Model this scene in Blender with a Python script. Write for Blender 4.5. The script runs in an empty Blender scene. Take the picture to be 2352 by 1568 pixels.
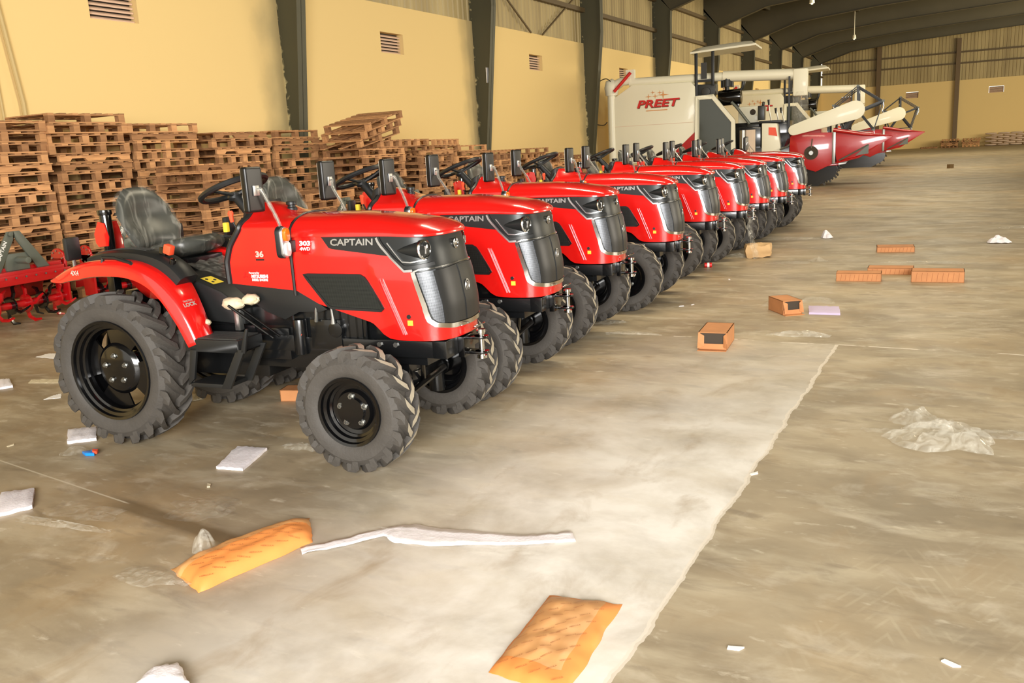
import bpy, bmesh, math, random
from math import sin, cos, pi, sqrt, radians
from mathutils import Vector, Matrix, Euler, noise
C = bpy.context.scene.collection
random.seed(7)
# ------------------------------------------------------------------ camera
F_PX, PITCH, ROLL, YAW, CAM_H = 2000.2, .2171, .0548, .4977, 1.751
fw = Vector((-sin(YAW)*cos(PITCH), cos(YAW)*cos(PITCH), -sin(PITCH)))
rt = Vector((cos(YAW), sin(YAW), 0)); up = rt.cross(fw)
R_ = rt*cos(ROLL) - up*sin(ROLL); U_ = rt*sin(ROLL) + up*cos(ROLL)
O_ = Vector((0, 0, CAM_H))
cd = bpy.data.cameras.new('camera'); cam = bpy.data.objects.new('camera', cd); C.objects.link(cam)
cd.sensor_width = 36; cd.lens = F_PX/2352*36; cd.clip_start = .05; cd.clip_end = 400
cam.matrix_world = Matrix(((R_.x, U_.x, -fw.x, O_.x), (R_.y, U_.y, -fw.y, O_.y), (R_.z, U_.z, -fw.z, O_.z), (0, 0, 0, 1)))
bpy.context.scene.camera = cam
# ------------------------------------------------------------------ world, lights, exposure
sc = bpy.context.scene
w = bpy.data.worlds.new('sky'); sc.world = w; w.use_nodes = True
bg = w.node_tree.nodes['Background']; bg.inputs[0].default_value = (1, .93, .80, 1); bg.inputs[1].default_value = 1.0
def area(name, loc, aim, sx, sy, power, col):
    l = bpy.data.lights.new(name, 'AREA'); l.shape = 'RECTANGLE'; l.size = sx; l.size_y = sy; l.energy = power; l.color = col
    o = bpy.data.objects.new(name, l); C.objects.link(o); o.location = loc
    o.rotation_euler = (Vector(aim)-Vector(loc)).to_track_quat('-Z', 'Y').to_euler(); return o
area('doorway_light', (3.5, -6.5, 3.6), (-6, 14, .8), 7, 3.5, 2600, (1, .98, .95))  # daylight from the open front, strengthened to stand in for a camera flash
area('side_fill_light', (14, 16, 3.6), (-8, 20, 1.5), 12, 4, 1500, (1, .90, .74))  # added fill from the right; no side door is built there
area('side_fill_light', (16, 52, 3.8), (-10, 58, 2.5), 24, 5, 4700, (1, .88, .64))  # second added fill, brightening the far walls without a door behind it
for ly in (10, 24, 40, 60): area('ceiling_light', (-2.5, ly, 7.4), (-3.5, ly, 0), .35, 6, 330 if ly < 30 else 380, (1, .87, .62))
vs = sc.view_settings; vs.view_transform = 'Standard'; vs.look = 'None'; vs.gamma = 1; vs.use_curve_mapping = False; vs.exposure = 0.53
sc.cycles.max_bounces = 6; sc.cycles.diffuse_bounces = 4; sc.cycles.glossy_bounces = 3; sc.cycles.transparent_max_bounces = 12
sc.cycles.use_denoising = True; sc.cycles.caustics_reflective = False; sc.cycles.caustics_refractive = False
sc.cycles.sample_clamp_indirect = 4

# ------------------------------------------------------------------ helpers
def lin(c):
    return tuple((x/12.92 if x <= .04045 else ((x+.055)/1.055)**2.4) for x in [v/255 for v in c])
M = {}
def mat(name, rgb, rough=.5, metal=0, coat=0, alpha=1, bump=0, bscale=50, var=0, vscale=3, spec=None, emit=0):
    m = bpy.data.materials.new(name); m.use_nodes = True; nt = m.node_tree; b = nt.nodes['Principled BSDF']
    c = (*lin(rgb), 1)
    b.inputs['Base Color'].default_value = c; b.inputs['Roughness'].default_value = rough; b.inputs['Metallic'].default_value = metal
    b.inputs['Coat Weight'].default_value = coat; b.inputs['Coat Roughness'].default_value = .06; b.inputs['Alpha'].default_value = alpha
    if spec is not None: b.inputs['Specular IOR Level'].default_value = spec
    if emit: b.inputs['Emission Color'].default_value = c; b.inputs['Emission Strength'].default_value = emit
    tc = nt.nodes.new('ShaderNodeTexCoord')
    if var:
        n = nt.nodes.new('ShaderNodeTexNoise'); n.inputs['Scale'].default_value = vscale; n.inputs['Detail'].default_value = 5
        nt.links.new(tc.outputs['Object'], n.inputs['Vector'])
        mx = nt.nodes.new('ShaderNodeMix'); mx.data_type = 'RGBA'
        mx.inputs[6].default_value = (*[v*(1-var) for v in c[:3]], 1); mx.inputs[7].default_value = (*[min(1, v*(1+var)) for v in c[:3]], 1)
        rp = nt.nodes.new('ShaderNodeMapRange'); rp.inputs[1].default_value = .3; rp.inputs[2].default_value = .7
        nt.links.new(n.outputs['Fac'], rp.inputs[0]); nt.links.new(rp.outputs[0], mx.inputs[0]); nt.links.new(mx.outputs[2], b.inputs['Base Color'])
    if bump:
        n = nt.nodes.new('ShaderNodeTexNoise'); n.inputs['Scale'].default_value = bscale; n.inputs['Detail'].default_value = 4
        nt.links.new(tc.outputs['Object'], n.inputs['Vector'])
        bp = nt.nodes.new('ShaderNodeBump'); bp.inputs['Strength'].default_value = bump; bp.inputs['Distance'].default_value = .02
        nt.links.new(n.outputs['Fac'], bp.inputs['Height']); nt.links.new(bp.outputs[0], b.inputs['Normal'])
    M[name] = m; return m
mat('red', (218, 24, 20), .22, coat=1)
mat('deep_red', (176, 14, 18), .3, coat=.5)
mat('gloss_black', (9, 9, 10), .16, coat=.4)
mat('chassis_black', (15, 16, 17), .24, coat=.3)
mat('plastic_black', (25, 26, 26), .42); mat('mirror_shell', (13, 13, 13), .38)
mat('dash_grey', (48, 48, 46), .5)
mat('dark_gunmetal', (42, 44, 44), .36, metal=.45)
mat('rubber', (66, 62, 57), .72, var=.12, vscale=9, bump=.15, bscale=60)
mat('dusty_tread', (158, 149, 130), .85, var=.1, vscale=20)
mat('chrome', (215, 215, 212), .14, metal=1)
mat('satin_chrome', (190, 190, 190), .3, metal=.9)
mat('steel', (160, 160, 155), .3, metal=.9)
mat('orange', (240, 84, 50), .45)
mat('amber', (240, 110, 20), .25, coat=.5)
mat('clear_lens', (215, 215, 210), .12, metal=.3, coat=.5)
mat('lamp_glass', (70, 72, 72), .08, metal=.7, coat=.6)
mat('badge_silver', (186, 180, 168), .4, metal=.2)
mat('yellow', (235, 205, 60), .5)
mat('white_print', (240, 236, 230), .6)
mat('foam', (206, 192, 160), .75, bump=.3, bscale=40)
mat('white_foam', (226, 220, 222), .7, bump=.15, bscale=70)
mat('seat_vinyl', (40, 42, 38), .35)
mat('cream', (234, 230, 208), .45, coat=.1)
mat('tinted_glass', (54, 60, 52), .12, coat=.5)
mat('logo_red', (205, 30, 26), .4)
mat('logo_shadow', (110, 60, 30), .5)
mat('logo_gold', (214, 150, 90), .5)
mat('implement_grey', (88, 92, 82), .4, var=.08)
mat('column_green', (74, 72, 54), .55, var=.15, vscale=1.2)
mat('girt', (96, 80, 52), .6)
mat('roof', (70, 64, 46), .7)
mat('rafter', (76, 70, 50), .6, var=.1, vscale=.6)
mat('post_brown', (108, 88, 60), .6)
mat('louvre', (226, 196, 172), .4)
mat('conduit', (196, 172, 118), .6)
mat('envelope', (222, 140, 70), .6, var=.05, vscale=12)
mat('envelope_pale', (212, 156, 98), .4, var=.03, vscale=8)
mat('envelope_print', (160, 96, 52), .7)
mat('carton_pale', (196, 160, 112), .75, var=.08, vscale=8)
mat('carton', (194, 132, 82), .7, var=.08, vscale=8)
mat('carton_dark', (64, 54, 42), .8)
mat('lilac_foam', (196, 180, 208), .6)
mat('blue_wrapper', (24, 134, 226), .3)
mat('sack', (222, 200, 178), .8, var=.06, vscale=3)
mat('dry_leaf', (110, 86, 50), .8)
mat('glass', (190, 196, 190), .1, alpha=.35)
def wood(name, a, b_):
    m = bpy.data.materials.new(name); m.use_nodes = True; nt = m.node_tree; b = nt.nodes['Principled BSDF']; b.inputs['Roughness'].default_value = .8
    tc = nt.nodes.new('ShaderNodeTexCoord'); mp = nt.nodes.new('ShaderNodeMapping'); mp.inputs['Scale'].default_value = (18, 2, 14)
    n = nt.nodes.new('ShaderNodeTexNoise'); n.inputs['Scale'].default_value = 1.6; n.inputs['Detail'].default_value = 4
    nt.links.new(tc.outputs['Object'], mp.inputs[0]); nt.links.new(mp.outputs[0], n.inputs['Vector'])
    oi = nt.nodes.new('ShaderNodeObjectInfo')
    r = nt.nodes.new('ShaderNodeMix'); r.data_type = 'RGBA'; r.inputs[6].default_value = (*lin(a), 1); r.inputs[7].default_value = (*lin(b_), 1)
    nt.links.new(oi.outputs['Random'], r.inputs[0])
    d = nt.nodes.new('ShaderNodeMix'); d.data_type = 'RGBA'; d.blend_type = 'MULTIPLY'; d.inputs[0].default_value = .55
    cr = nt.nodes.new('ShaderNodeValToRGB'); cr.color_ramp.elements[0].position = .3; cr.color_ramp.elements[0].color = (.55, .5, .45, 1); cr.color_ramp.elements[1].position = .6; cr.color_ramp.elements[1].color = (1, 1, 1, 1)
    nt.links.new(n.outputs['Fac'], cr.inputs[0]); nt.links.new(r.outputs[2], d.inputs[6]); nt.links.new(cr.outputs[0], d.inputs[7]); nt.links.new(d.outputs[2], b.inputs['Base Color'])
    M[name] = m
wood('wood', (214, 160, 108), (146, 104, 68))
def film(name, dens, tint=(225, 222, 208), streak=None):
    m = bpy.data.materials.new(name); m.use_nodes = True; nt = m.node_tree; b = nt.nodes['Principled BSDF']
    b.inputs['Base Color'].default_value = (*lin(tint), 1); b.inputs['Roughness'].default_value = .12; b.inputs['Coat Weight'].default_value = .5
    tc = nt.nodes.new('ShaderNodeTexCoord'); n = nt.nodes.new('ShaderNodeTexNoise'); n.inputs['Scale'].default_value = 14; n.inputs['Detail'].default_value = 5; n.inputs['Distortion'].default_value = 1.5
    mr = nt.nodes.new('ShaderNodeMapRange'); mr.inputs[1].default_value = .35; mr.inputs[2].default_value = .75; mr.inputs[3].default_value = dens*.45; mr.inputs[4].default_value = min(1, dens*2.2)
    bp = nt.nodes.new('ShaderNodeBump'); bp.inputs['Strength'].default_value = .5; bp.inputs['Distance'].default_value = .03
    mp = nt.nodes.new('ShaderNodeMapping'); nt.links.new(tc.outputs['Object'], mp.inputs[0]); nt.links.new(mp.outputs[0], n.inputs['Vector'])
    if streak:
        mp.inputs['Scale'].default_value = streak; mr.inputs[1].default_value = .54; mr.inputs[2].default_value = .74; mr.inputs[3].default_value = .04; mr.inputs[4].default_value = dens
    nt.links.new(n.outputs['Fac'], mr.inputs[0]); nt.links.new(mr.outputs[0], b.inputs['Alpha'])
    nt.links.new(n.outputs['Fac'], bp.inputs['Height']); nt.links.new(bp.outputs[0], b.inputs['Normal']); M[name] = m
film('film', .11); film('film_thin', .06); film('film_thick', .19); film('seat_film', .30, streak=(.55, .7, .11))
def mesh_mat(name, hole, wire, k):
    m = bpy.data.materials.new(name); m.use_nodes = True; nt = m.node_tree; b = nt.nodes['Principled BSDF']; b.inputs['Roughness'].default_value = .4; b.inputs['Metallic'].default_value = .4
    tc = nt.nodes.new('ShaderNodeTexCoord'); sx = nt.nodes.new('ShaderNodeSeparateXYZ'); nt.links.new(tc.outputs['Object'], sx.inputs[0])
    def mt(op, a, bb=None):
        n = nt.nodes.new('ShaderNodeMath'); n.operation = op
        for i, v in enumerate((a, bb)):
            if v is None: continue
            if isinstance(v, (int, float)): n.inputs[i].default_value = v
            else: nt.links.new(v, n.inputs[i])
        return n.outputs[0]
    xy = mt('ADD', sx.outputs[0], sx.outputs[1])
    p = mt('MULTIPLY', mt('SINE', mt('MULTIPLY', xy, k)), mt('SINE', mt('MULTIPLY', sx.outputs[2], k)))
    f = mt('GREATER_THAN', mt('ABSOLUTE', p), .35)
    mx = nt.nodes.new('ShaderNodeMix'); mx.data_type = 'RGBA'; mx.inputs[6].default_value = (*lin(wire), 1); mx.inputs[7].default_value = (*lin(hole), 1)
    nt.links.new(f, mx.inputs[0]); nt.links.new(mx.outputs[2], b.inputs['Base Color']); M[name] = m
mesh_mat('grille_silver', (20, 21, 24), (128, 132, 138), 480)
mesh_mat('vent_black', (14, 15, 15), (52, 56, 52), 420)

class MB:
    def __init__(s): s.v = []; s.f = []; s.m = []; s.T = None
    def add(s, vs, fs, mi=0):
        n = len(s.v)
        for p in vs:
            p = Vector(p); s.v.append(s.T @ p if s.T else p)
        for f in fs: s.f.append([n+i for i in f]); s.m.append(mi)
        return s
    def box(s, a, b, mi=0, rot=None, skew=0):
        a = Vector(a); b = Vector(b); c = (a+b)/2; h = (b-a)/2; vs = []
        for dx in (-1, 1):
            for dy in (-1, 1):
                for dz in (-1, 1):
                    p = Vector((dx*h.x, dy*h.y, dz*h.z))
                    if rot: p = Euler(rot).to_matrix() @ p
                    vs.append(c+p)
        return s.add(vs, [(0, 1, 3, 2), (4, 6, 7, 5), (0, 4, 5, 1), (2, 3, 7, 6), (0, 2, 6, 4), (1, 5, 7, 3)], mi)
    def tube(s, pts, r, n=8, mi=0, caps=True, closed=False):
        pts = [Vector(p) for p in pts]; rs = r if isinstance(r, (list, tuple)) else [r]*len(pts); rings = []; prev = None; N = len(pts)
        for i, p in enumerate(pts):
            if closed: d = pts[(i+1) % N]-pts[i-1]
            else: d = (pts[min(i+1, N-1)]-pts[max(i-1, 0)])
            d.normalize()
            if prev is None: u = d.orthogonal().normalized()
            else:
                u = (prev-d*prev.dot(d)); u = u.normalized() if u.length > 1e-6 else d.orthogonal().normalized()
            prev = u; w_ = d.cross(u)
            rings.append([p+(u*cos(2*pi*k/n)+w_*sin(2*pi*k/n))*rs[i] for k in range(n)])
        vs = [q for r_ in rings for q in r_]; fs = []
        for i in range(N if closed else N-1):
            j = (i+1) % N
            for k in range(n): fs.append((i*n+k, i*n+(k+1) % n, j*n+(k+1) % n, j*n+k))
        if caps and not closed: fs += [tuple(range(n))[::-1], tuple((N-1)*n+k for k in range(n))]
        return s.add(vs, fs, mi)
    def cyl(s, p0, p1, r, n=16, mi=0, r1=None): return s.tube([p0, p1], [r, r if r1 is None else r1], n, mi)
    def lathe(s, prof, n=48, axis='Y', c=(0, 0, 0), mi=0, skip=None, closed=False):
        # prof: (r, a) a along axis
        vs = []; fs = []; m = len(prof)
        for k in range(n):
            t = 2*pi*k/n
            for r, a in prof:
                p = (r*cos(t), a, r*sin(t)) if axis == 'Y' else ((r*cos(t), r*sin(t), a) if axis == 'Z' else (a, r*cos(t), r*sin(t)))
                vs.append(Vector(p)+Vector(c))
        for k in range(n):
            k2 = (k+1) % n
            for i in range(m if closed else m-1):
                i2 = (i+1) % m
                if skip and skip(i, k): continue
                fs.append((k*m+i, k*m+i2, k2*m+i2, k2*m+i))
        return s.add(vs, fs, mi)
    def prism(s, poly, a, b, axis='Y', mi=0):
        # poly of 2d points; axis Y: (x,z)
        n = len(poly)
        def P(p, t): return (p[0], t, p[1]) if axis == 'Y' else ((p[0], p[1], t) if axis == 'Z' else (t, p[0], p[1]))
        vs = [P(p, a) for p in poly]+[P(p, b) for p in poly]
        fs = [tuple(range(n)), tuple(range(2*n-1, n-1, -1))]+[(i, i+n, (i+1) % n+n, (i+1) % n) for i in range(n)]
        return s.add(vs, fs, mi)
    def grid(s, g, mi=0, flip=False, close=False):
        R = len(g); K = len(g[0]); vs = [p for r in g for p in r]; fs = []
        for i in range(R-1):
            for j in range(K if close else K-1):
                j2 = (j+1) % K; f = (i*K+j, i*K+j2, (i+1)*K+j2, (i+1)*K+j); fs.append(f[::-1] if flip else f)
        return s.add(vs, fs, mi)
    def build(s, name, mats, parent=None, smooth=True, bevel=0, sharp=.6, solid=0, loc=None, seg=2):
        me = bpy.data.meshes.new(name); me.from_pydata([tuple(v) for v in s.v], [], s.f); me.validate()
        mats = mats if isinstance(mats, (list, tuple)) else [mats]
        for m in mats: me.materials.append(M[m] if isinstance(m, str) else m)
        if len(mats) > 1 and len(me.polygons) == len(s.m): me.polygons.foreach_set('material_index', s.m)
        bm = bmesh.new(); bm.from_mesh(me); bmesh.ops.remove_doubles(bm, verts=bm.verts, dist=1e-5); bmesh.ops.recalc_face_normals(bm, faces=bm.faces)
        if bevel: bmesh.ops.bevel(bm, geom=[e for e in bm.edges if len(e.link_faces) == 2 and e.calc_face_angle(0) > .6], offset=bevel, segments=seg, affect='EDGES', profile=.6, clamp_overlap=True)
        bm.to_mesh(me); bm.free()
        if smooth:
            me.polygons.foreach_set('use_smooth', [True]*len(me.polygons)); me.set_sharp_from_angle(angle=sharp)
        o = bpy.data.objects.new(name, me); C.objects.link(o)
        if parent: o.parent = parent
        if solid:
            md = o.modifiers.new('Solidify', 'SOLIDIFY'); md.thickness = solid; md.offset = 0
        if loc is not None: o.location = loc
        return o
def tag(o, label=None, cat=None, group=None, kind=None):
    if label: o['label'] = label
    if cat: o['category'] = cat
    if group: o['group'] = group
    if kind: o['kind'] = kind
    return o
def empty(name, loc=(0, 0, 0), rz=0):
    o = bpy.data.objects.new(name, None); C.objects.link(o); o.location = loc; o.rotation_euler = (0, 0, rz); o.empty_display_size = .2; return o
def copy_tree(o, parent=None, first=True):
    c = o.copy(); C.objects.link(c); c.parent = parent
    for ch in o.children: copy_tree(ch, c)
    return c
def text_mesh(body, size, bold=0., shear=0., space=1., ext=.0):
    cu = bpy.data.curves.new('t', 'FONT'); cu.body = body; cu.size = size; cu.offset = bold; cu.shear = shear; cu.space_character = space
    cu.align_x = 'CENTER'; cu.align_y = 'CENTER'; cu.extrude = ext; cu.resolution_u = 3
    o = bpy.data.objects.new('t', cu); C.objects.link(o)
    me = bpy.data.meshes.new_from_object(o.evaluated_get(bpy.context.evaluated_depsgraph_get()))
    vs = [v.co.copy() for v in me.vertices]; fs = [tuple(p.vertices) for p in me.polygons]
    bpy.data.objects.remove(o); bpy.data.curves.remove(cu); bpy.data.meshes.remove(me)
    return vs, fs
def lerp(a, b, t): return a+(b-a)*t
def sm(a, b, x):
    t = max(0, min(1, (x-a)/(b-a))); return t*t*(3-2*t)
def interp(x, pts):
    if x <= pts[0][0]: return pts[0][1]
    for (x0, y0), (x1, y1) in zip(pts, pts[1:]):
        if x <= x1: return y0+(y1-y0)*(x-x0)/(x1-x0)
    return pts[-1][1]
def at(px, py, z=0):
    # the point of the ground (or of the level z) that the photograph shows at a pixel
    d = fw+R_*((px-1176)/F_PX)+U_*((784-py)/F_PX); t = (z-O_.z)/d.z; return O_+d*t
def catmull(pts, k=6):
    out = []; P = [Vector(p) for p in pts]
    for i in range(len(P)-1):
        p0 = P[max(i-1, 0)]; p1 = P[i]; p2 = P[i+1]; p3 = P[min(i+2, len(P)-1)]
        for j in range(k):
            t = j/k; out.append(.5*((2*p1)+(p2-p0)*t+(2*p0-5*p1+4*p2-p3)*t*t+(3*p1-p0-3*p2+p3)*t**3))
    out.append(P[-1]); return out

# ------------------------------------------------------------------ building
WX, FY, HW = -12.5, 80.87, 5.2
COLS = [6.35+7.686*k for k in range(-1, 10)]
def concrete():
    m = bpy.data.materials.new('concrete'); m.use_nodes = True; nt = m.node_tree; b = nt.nodes['Principled BSDF']
    geo = nt.nodes.new('ShaderNodeNewGeometry'); sx = nt.nodes.new('ShaderNodeSeparateXYZ'); nt.links.new(geo.outputs['Position'], sx.inputs[0])
    def noise_(scale, detail=6, dist=0, st=(1, 1, 1)):
        mp = nt.nodes.new('ShaderNodeMapping'); mp.inputs['Scale'].default_value = st; nt.links.new(geo.outputs['Position'], mp.inputs[0])
        n = nt.nodes.new('ShaderNodeTexNoise'); n.inputs['Scale'].default_value = scale; n.inputs['Detail'].default_value = detail; n.inputs['Distortion'].default_value = dist; n.inputs['Roughness'].default_value = .6
        nt.links.new(mp.outputs[0], n.inputs['Vector']); return n.outputs['Fac']
    def mr(v, a, bb, c=0., d=1., smth=False):
        n = nt.nodes.new('ShaderNodeMapRange'); n.inputs[1].default_value = a; n.inputs[2].default_value = bb; n.inputs[3].default_value = c; n.inputs[4].default_value = d
        if smth: n.interpolation_type = 'SMOOTHSTEP'
        nt.links.new(v, n.inputs[0]); return n.outputs[0]
    def mt(op, a, bb=None):
        n = nt.nodes.new('ShaderNodeMath'); n.operation = op
        for i, v in enumerate((a, bb)):
            if v is None: continue
            if isinstance(v, (int, float)): n.inputs[i].default_value = v
            else: nt.links.new(v, n.inputs[i])
        return n.outputs[0]
    def mix(f, a, bb):
        n = nt.nodes.new('ShaderNodeMix'); n.data_type = 'RGBA'
        nt.links.new(f, n.inputs[0])
        for i, v in ((6, a), (7, bb)):
            if isinstance(v, tuple): n.inputs[i].default_value = (*lin(v), 1)
            else: nt.links.new(v, n.inputs[i])
        return n.outputs[2]
    base = mix(mr(noise_(1.1, 8, .15, (.8, 1.2, 1)), .36, .64), (132, 118, 95), (170, 154, 126))
    base = mix(mr(noise_(2.6, 8, .3, (.55, 1.5, 1)), .50, .70, 0, .6), base, (192, 180, 154))
    base = mix(mr(noise_(.6, 5, .2), .52, .70, 0, .6), base, (170, 142, 100))
    base = mix(mr(noise_(6, 8, .4, (.4, 1.3, 1)), .56, .70, 0, .65), base, (122, 108, 88))
    base = mix(mr(noise_(11, 8, .3, (.5, 1.2, 1)), .62, .74, 0, .5), base, (222, 212, 190))
    # pale slab: dusty band beside the joint x=-1, y<7.55, fading towards the tractors
    wob = mt('ADD', sx.outputs[0], mr(noise_(3, 4), 0, 1, -.05, .05))
    band = mt('MULTIPLY', mr(wob, -3.4, -1.3, .0, 1, True), mt('LESS_THAN', wob, -1.0))
    band = mt('MULTIPLY', band, mr(sx.outputs[1], 7.5, 7.6, 1, 0))
    band = mt('MULTIPLY', band, mr(sx.outputs[1], 7.5, 3.6, .3, 1.0, True))
    band = mt('MULTIPLY', band, mr(noise_(1.7, 8, .25), .32, .6, .35, 1))
    col = mix(mt('MULTIPLY', band, .95), base, (238, 234, 226))
    col = mix(mr(noise_(4.2, 10, .6, (.7, 1.1, 1)), .54, .72, 0, .38), col, (214, 204, 184)); col = mix(mr(noise_(3.1, 10, .5, (1.2, .7, 1)), .56, .74, 0, .5), col, (150, 126, 92))
    # joints
    j1 = mt('MULTIPLY', mt('LESS_THAN', mt('ABSOLUTE', mt('SUBTRACT', wob, -1.0)), .012), mt('LESS_THAN', sx.outputs[1], 7.55))
    wy = mt('ADD', sx.outputs[1], mr(noise_(2.2, 3), 0, 1, -.05, .05))
    j2 = mt('MULTIPLY', mt('LESS_THAN', mt('ABSOLUTE', mt('SUBTRACT', wy, 7.55)), .014), mr(noise_(4, 3), .45, .5))
    col = mix(mt('MULTIPLY', mt('MAXIMUM', j1, j2), .75), col, (222, 212, 196))
    # dark stain stripe, in front of the first tractor
    # from (-4.1,2.86) to (-3.05,2.73)
    st = mt('ABSOLUTE', mt('SUBTRACT', mt('ADD', sx.outputs[1], mt('MULTIPLY', sx.outputs[0], .13)), 2.34))
    stn = mt('MULTIPLY', mr(st, .035, .075, 1, 0), mt('MULTIPLY', mr(sx.outputs[0], -4.15, -3.9, 0, 1), mr(sx.outputs[0], -3.1, -2.95, 1, 0)))
    col = mix(mt('MULTIPLY', stn, .75), col, (104, 86, 58))
    cr = mt('ABSOLUTE', mt('SUBTRACT', mt('ADD', sx.outputs[1], mt('MULTIPLY', sx.outputs[0], .13)), 2.36))
    crk = mt('MULTIPLY', mt('LESS_THAN', cr, .006), mr(sx.outputs[0], -4.0, -3.95, 1, 0))
    col = mix(mt('MULTIPLY', crk, .6), col, (215, 205, 180))
    # tyre prints on the right
    ty = mt('MULTIPLY', mt('SINE', mt('MULTIPLY', mt('ADD', sx.outputs[1], mt('ABSOLUTE', mt('SUBTRACT', mt('MULTIPLY', mt('FRACT', mt('MULTIPLY', sx.outputs[0], 2.4)), .9), .45))), 52)), 1)
    tp = mt('MULTIPLY', mr(ty, .55, .9), mt('MULTIPLY', mr(sx.outputs[0], -.55, -.4, 0, 1), mr(sx.outputs[0], .28, .4, 1, 0)))
    tp = mt('MULTIPLY', tp, mt('MULTIPLY', mr(sx.outputs[1], 3.5, 4.2, 1, 0), mr(noise_(6, 4), .45, .62)))
    col = mix(mt('MULTIPLY', tp, .2), col, (196, 184, 156))
    nt.links.new(col, b.inputs['Base Color'])
    rg = mr(noise_(1.3, 5), .3, .7, .38, .62); nt.links.new(rg, b.inputs['Roughness'])
    bp = nt.nodes.new('ShaderNodeBump'); bp.inputs['Strength'].default_value = .08; bp.inputs['Distance'].default_value = .01
    nt.links.new(noise_(14, 6, .5), bp.inputs['Height']); nt.links.new(bp.outputs[0], b.inputs['Normal'])
    M['concrete'] = m
concrete()
def plaster():
    m = bpy.data.materials.new('plaster'); m.use_nodes = True; nt = m.node_tree; b = nt.nodes['Principled BSDF']; b.inputs['Roughness'].default_value = .85; b.inputs['Specular IOR Level'].default_value = .2
    geo = nt.nodes.new('ShaderNodeNewGeometry'); sx = nt.nodes.new('ShaderNodeSeparateXYZ'); nt.links.new(geo.outputs['Position'], sx.inputs[0])
    n = nt.nodes.new('ShaderNodeTexNoise'); n.inputs['Scale'].default_value = 1.2; n.inputs['Detail'].default_value = 6; nt.links.new(geo.outputs['Position'], n.inputs['Vector'])
    # grey smears beside each pillar (bare render where the paint stops)
    def mt(op, a, bb=None):
        k = nt.nodes.new('ShaderNodeMath'); k.operation = op
        for i, v in enumerate((a, bb)):
            if v is None: continue
            if isinstance(v, (int, float)): k.inputs[i].default_value = v
            else: nt.links.new(v, k.inputs[i])
        return k.outputs[0]
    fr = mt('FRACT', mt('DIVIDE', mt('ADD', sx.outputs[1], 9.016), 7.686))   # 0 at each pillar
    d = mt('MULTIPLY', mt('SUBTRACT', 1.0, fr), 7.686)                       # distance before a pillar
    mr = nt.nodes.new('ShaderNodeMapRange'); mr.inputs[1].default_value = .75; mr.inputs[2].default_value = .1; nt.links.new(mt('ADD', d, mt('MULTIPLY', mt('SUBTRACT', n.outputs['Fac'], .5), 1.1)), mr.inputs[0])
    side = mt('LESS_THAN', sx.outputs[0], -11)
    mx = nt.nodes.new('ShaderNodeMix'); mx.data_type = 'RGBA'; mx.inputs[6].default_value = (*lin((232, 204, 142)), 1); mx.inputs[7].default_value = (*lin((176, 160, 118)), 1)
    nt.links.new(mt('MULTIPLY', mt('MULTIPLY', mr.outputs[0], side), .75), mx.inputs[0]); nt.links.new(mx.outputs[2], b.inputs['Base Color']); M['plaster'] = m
plaster()
def sheet():
    m = bpy.data.materials.new('sheeting'); m.use_nodes = True; nt = m.node_tree; b = nt.nodes['Principled BSDF']; b.inputs['Roughness'].default_value = .55
    geo = nt.nodes.new('ShaderNodeNewGeometry'); mp = nt.nodes.new('ShaderNodeMapping'); mp.inputs['Scale'].default_value = (2.5, 2.5, .12); nt.links.new(geo.outputs['Position'], mp.inputs[0])
    n = nt.nodes.new('ShaderNodeTexNoise'); n.inputs['Scale'].default_value = 1; n.inputs['Detail'].default_value = 4; nt.links.new(mp.outputs[0], n.inputs['Vector'])
    mx = nt.nodes.new('ShaderNodeMix'); mx.data_type = 'RGBA'; mx.inputs[6].default_value = (*lin((152, 134, 92)), 1); mx.inputs[7].default_value = (*lin((186, 168, 120)), 1)
    r = nt.nodes.new('ShaderNodeMapRange'); r.inputs[1].default_value = .3; r.inputs[2].default_value = .7; nt.links.new(n.outputs['Fac'], r.inputs[0]); nt.links.new(r.outputs[0], mx.inputs[0]); nt.links.new(mx.outputs[2], b.inputs['Base Color']); M['sheeting'] = m
sheet()
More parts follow.
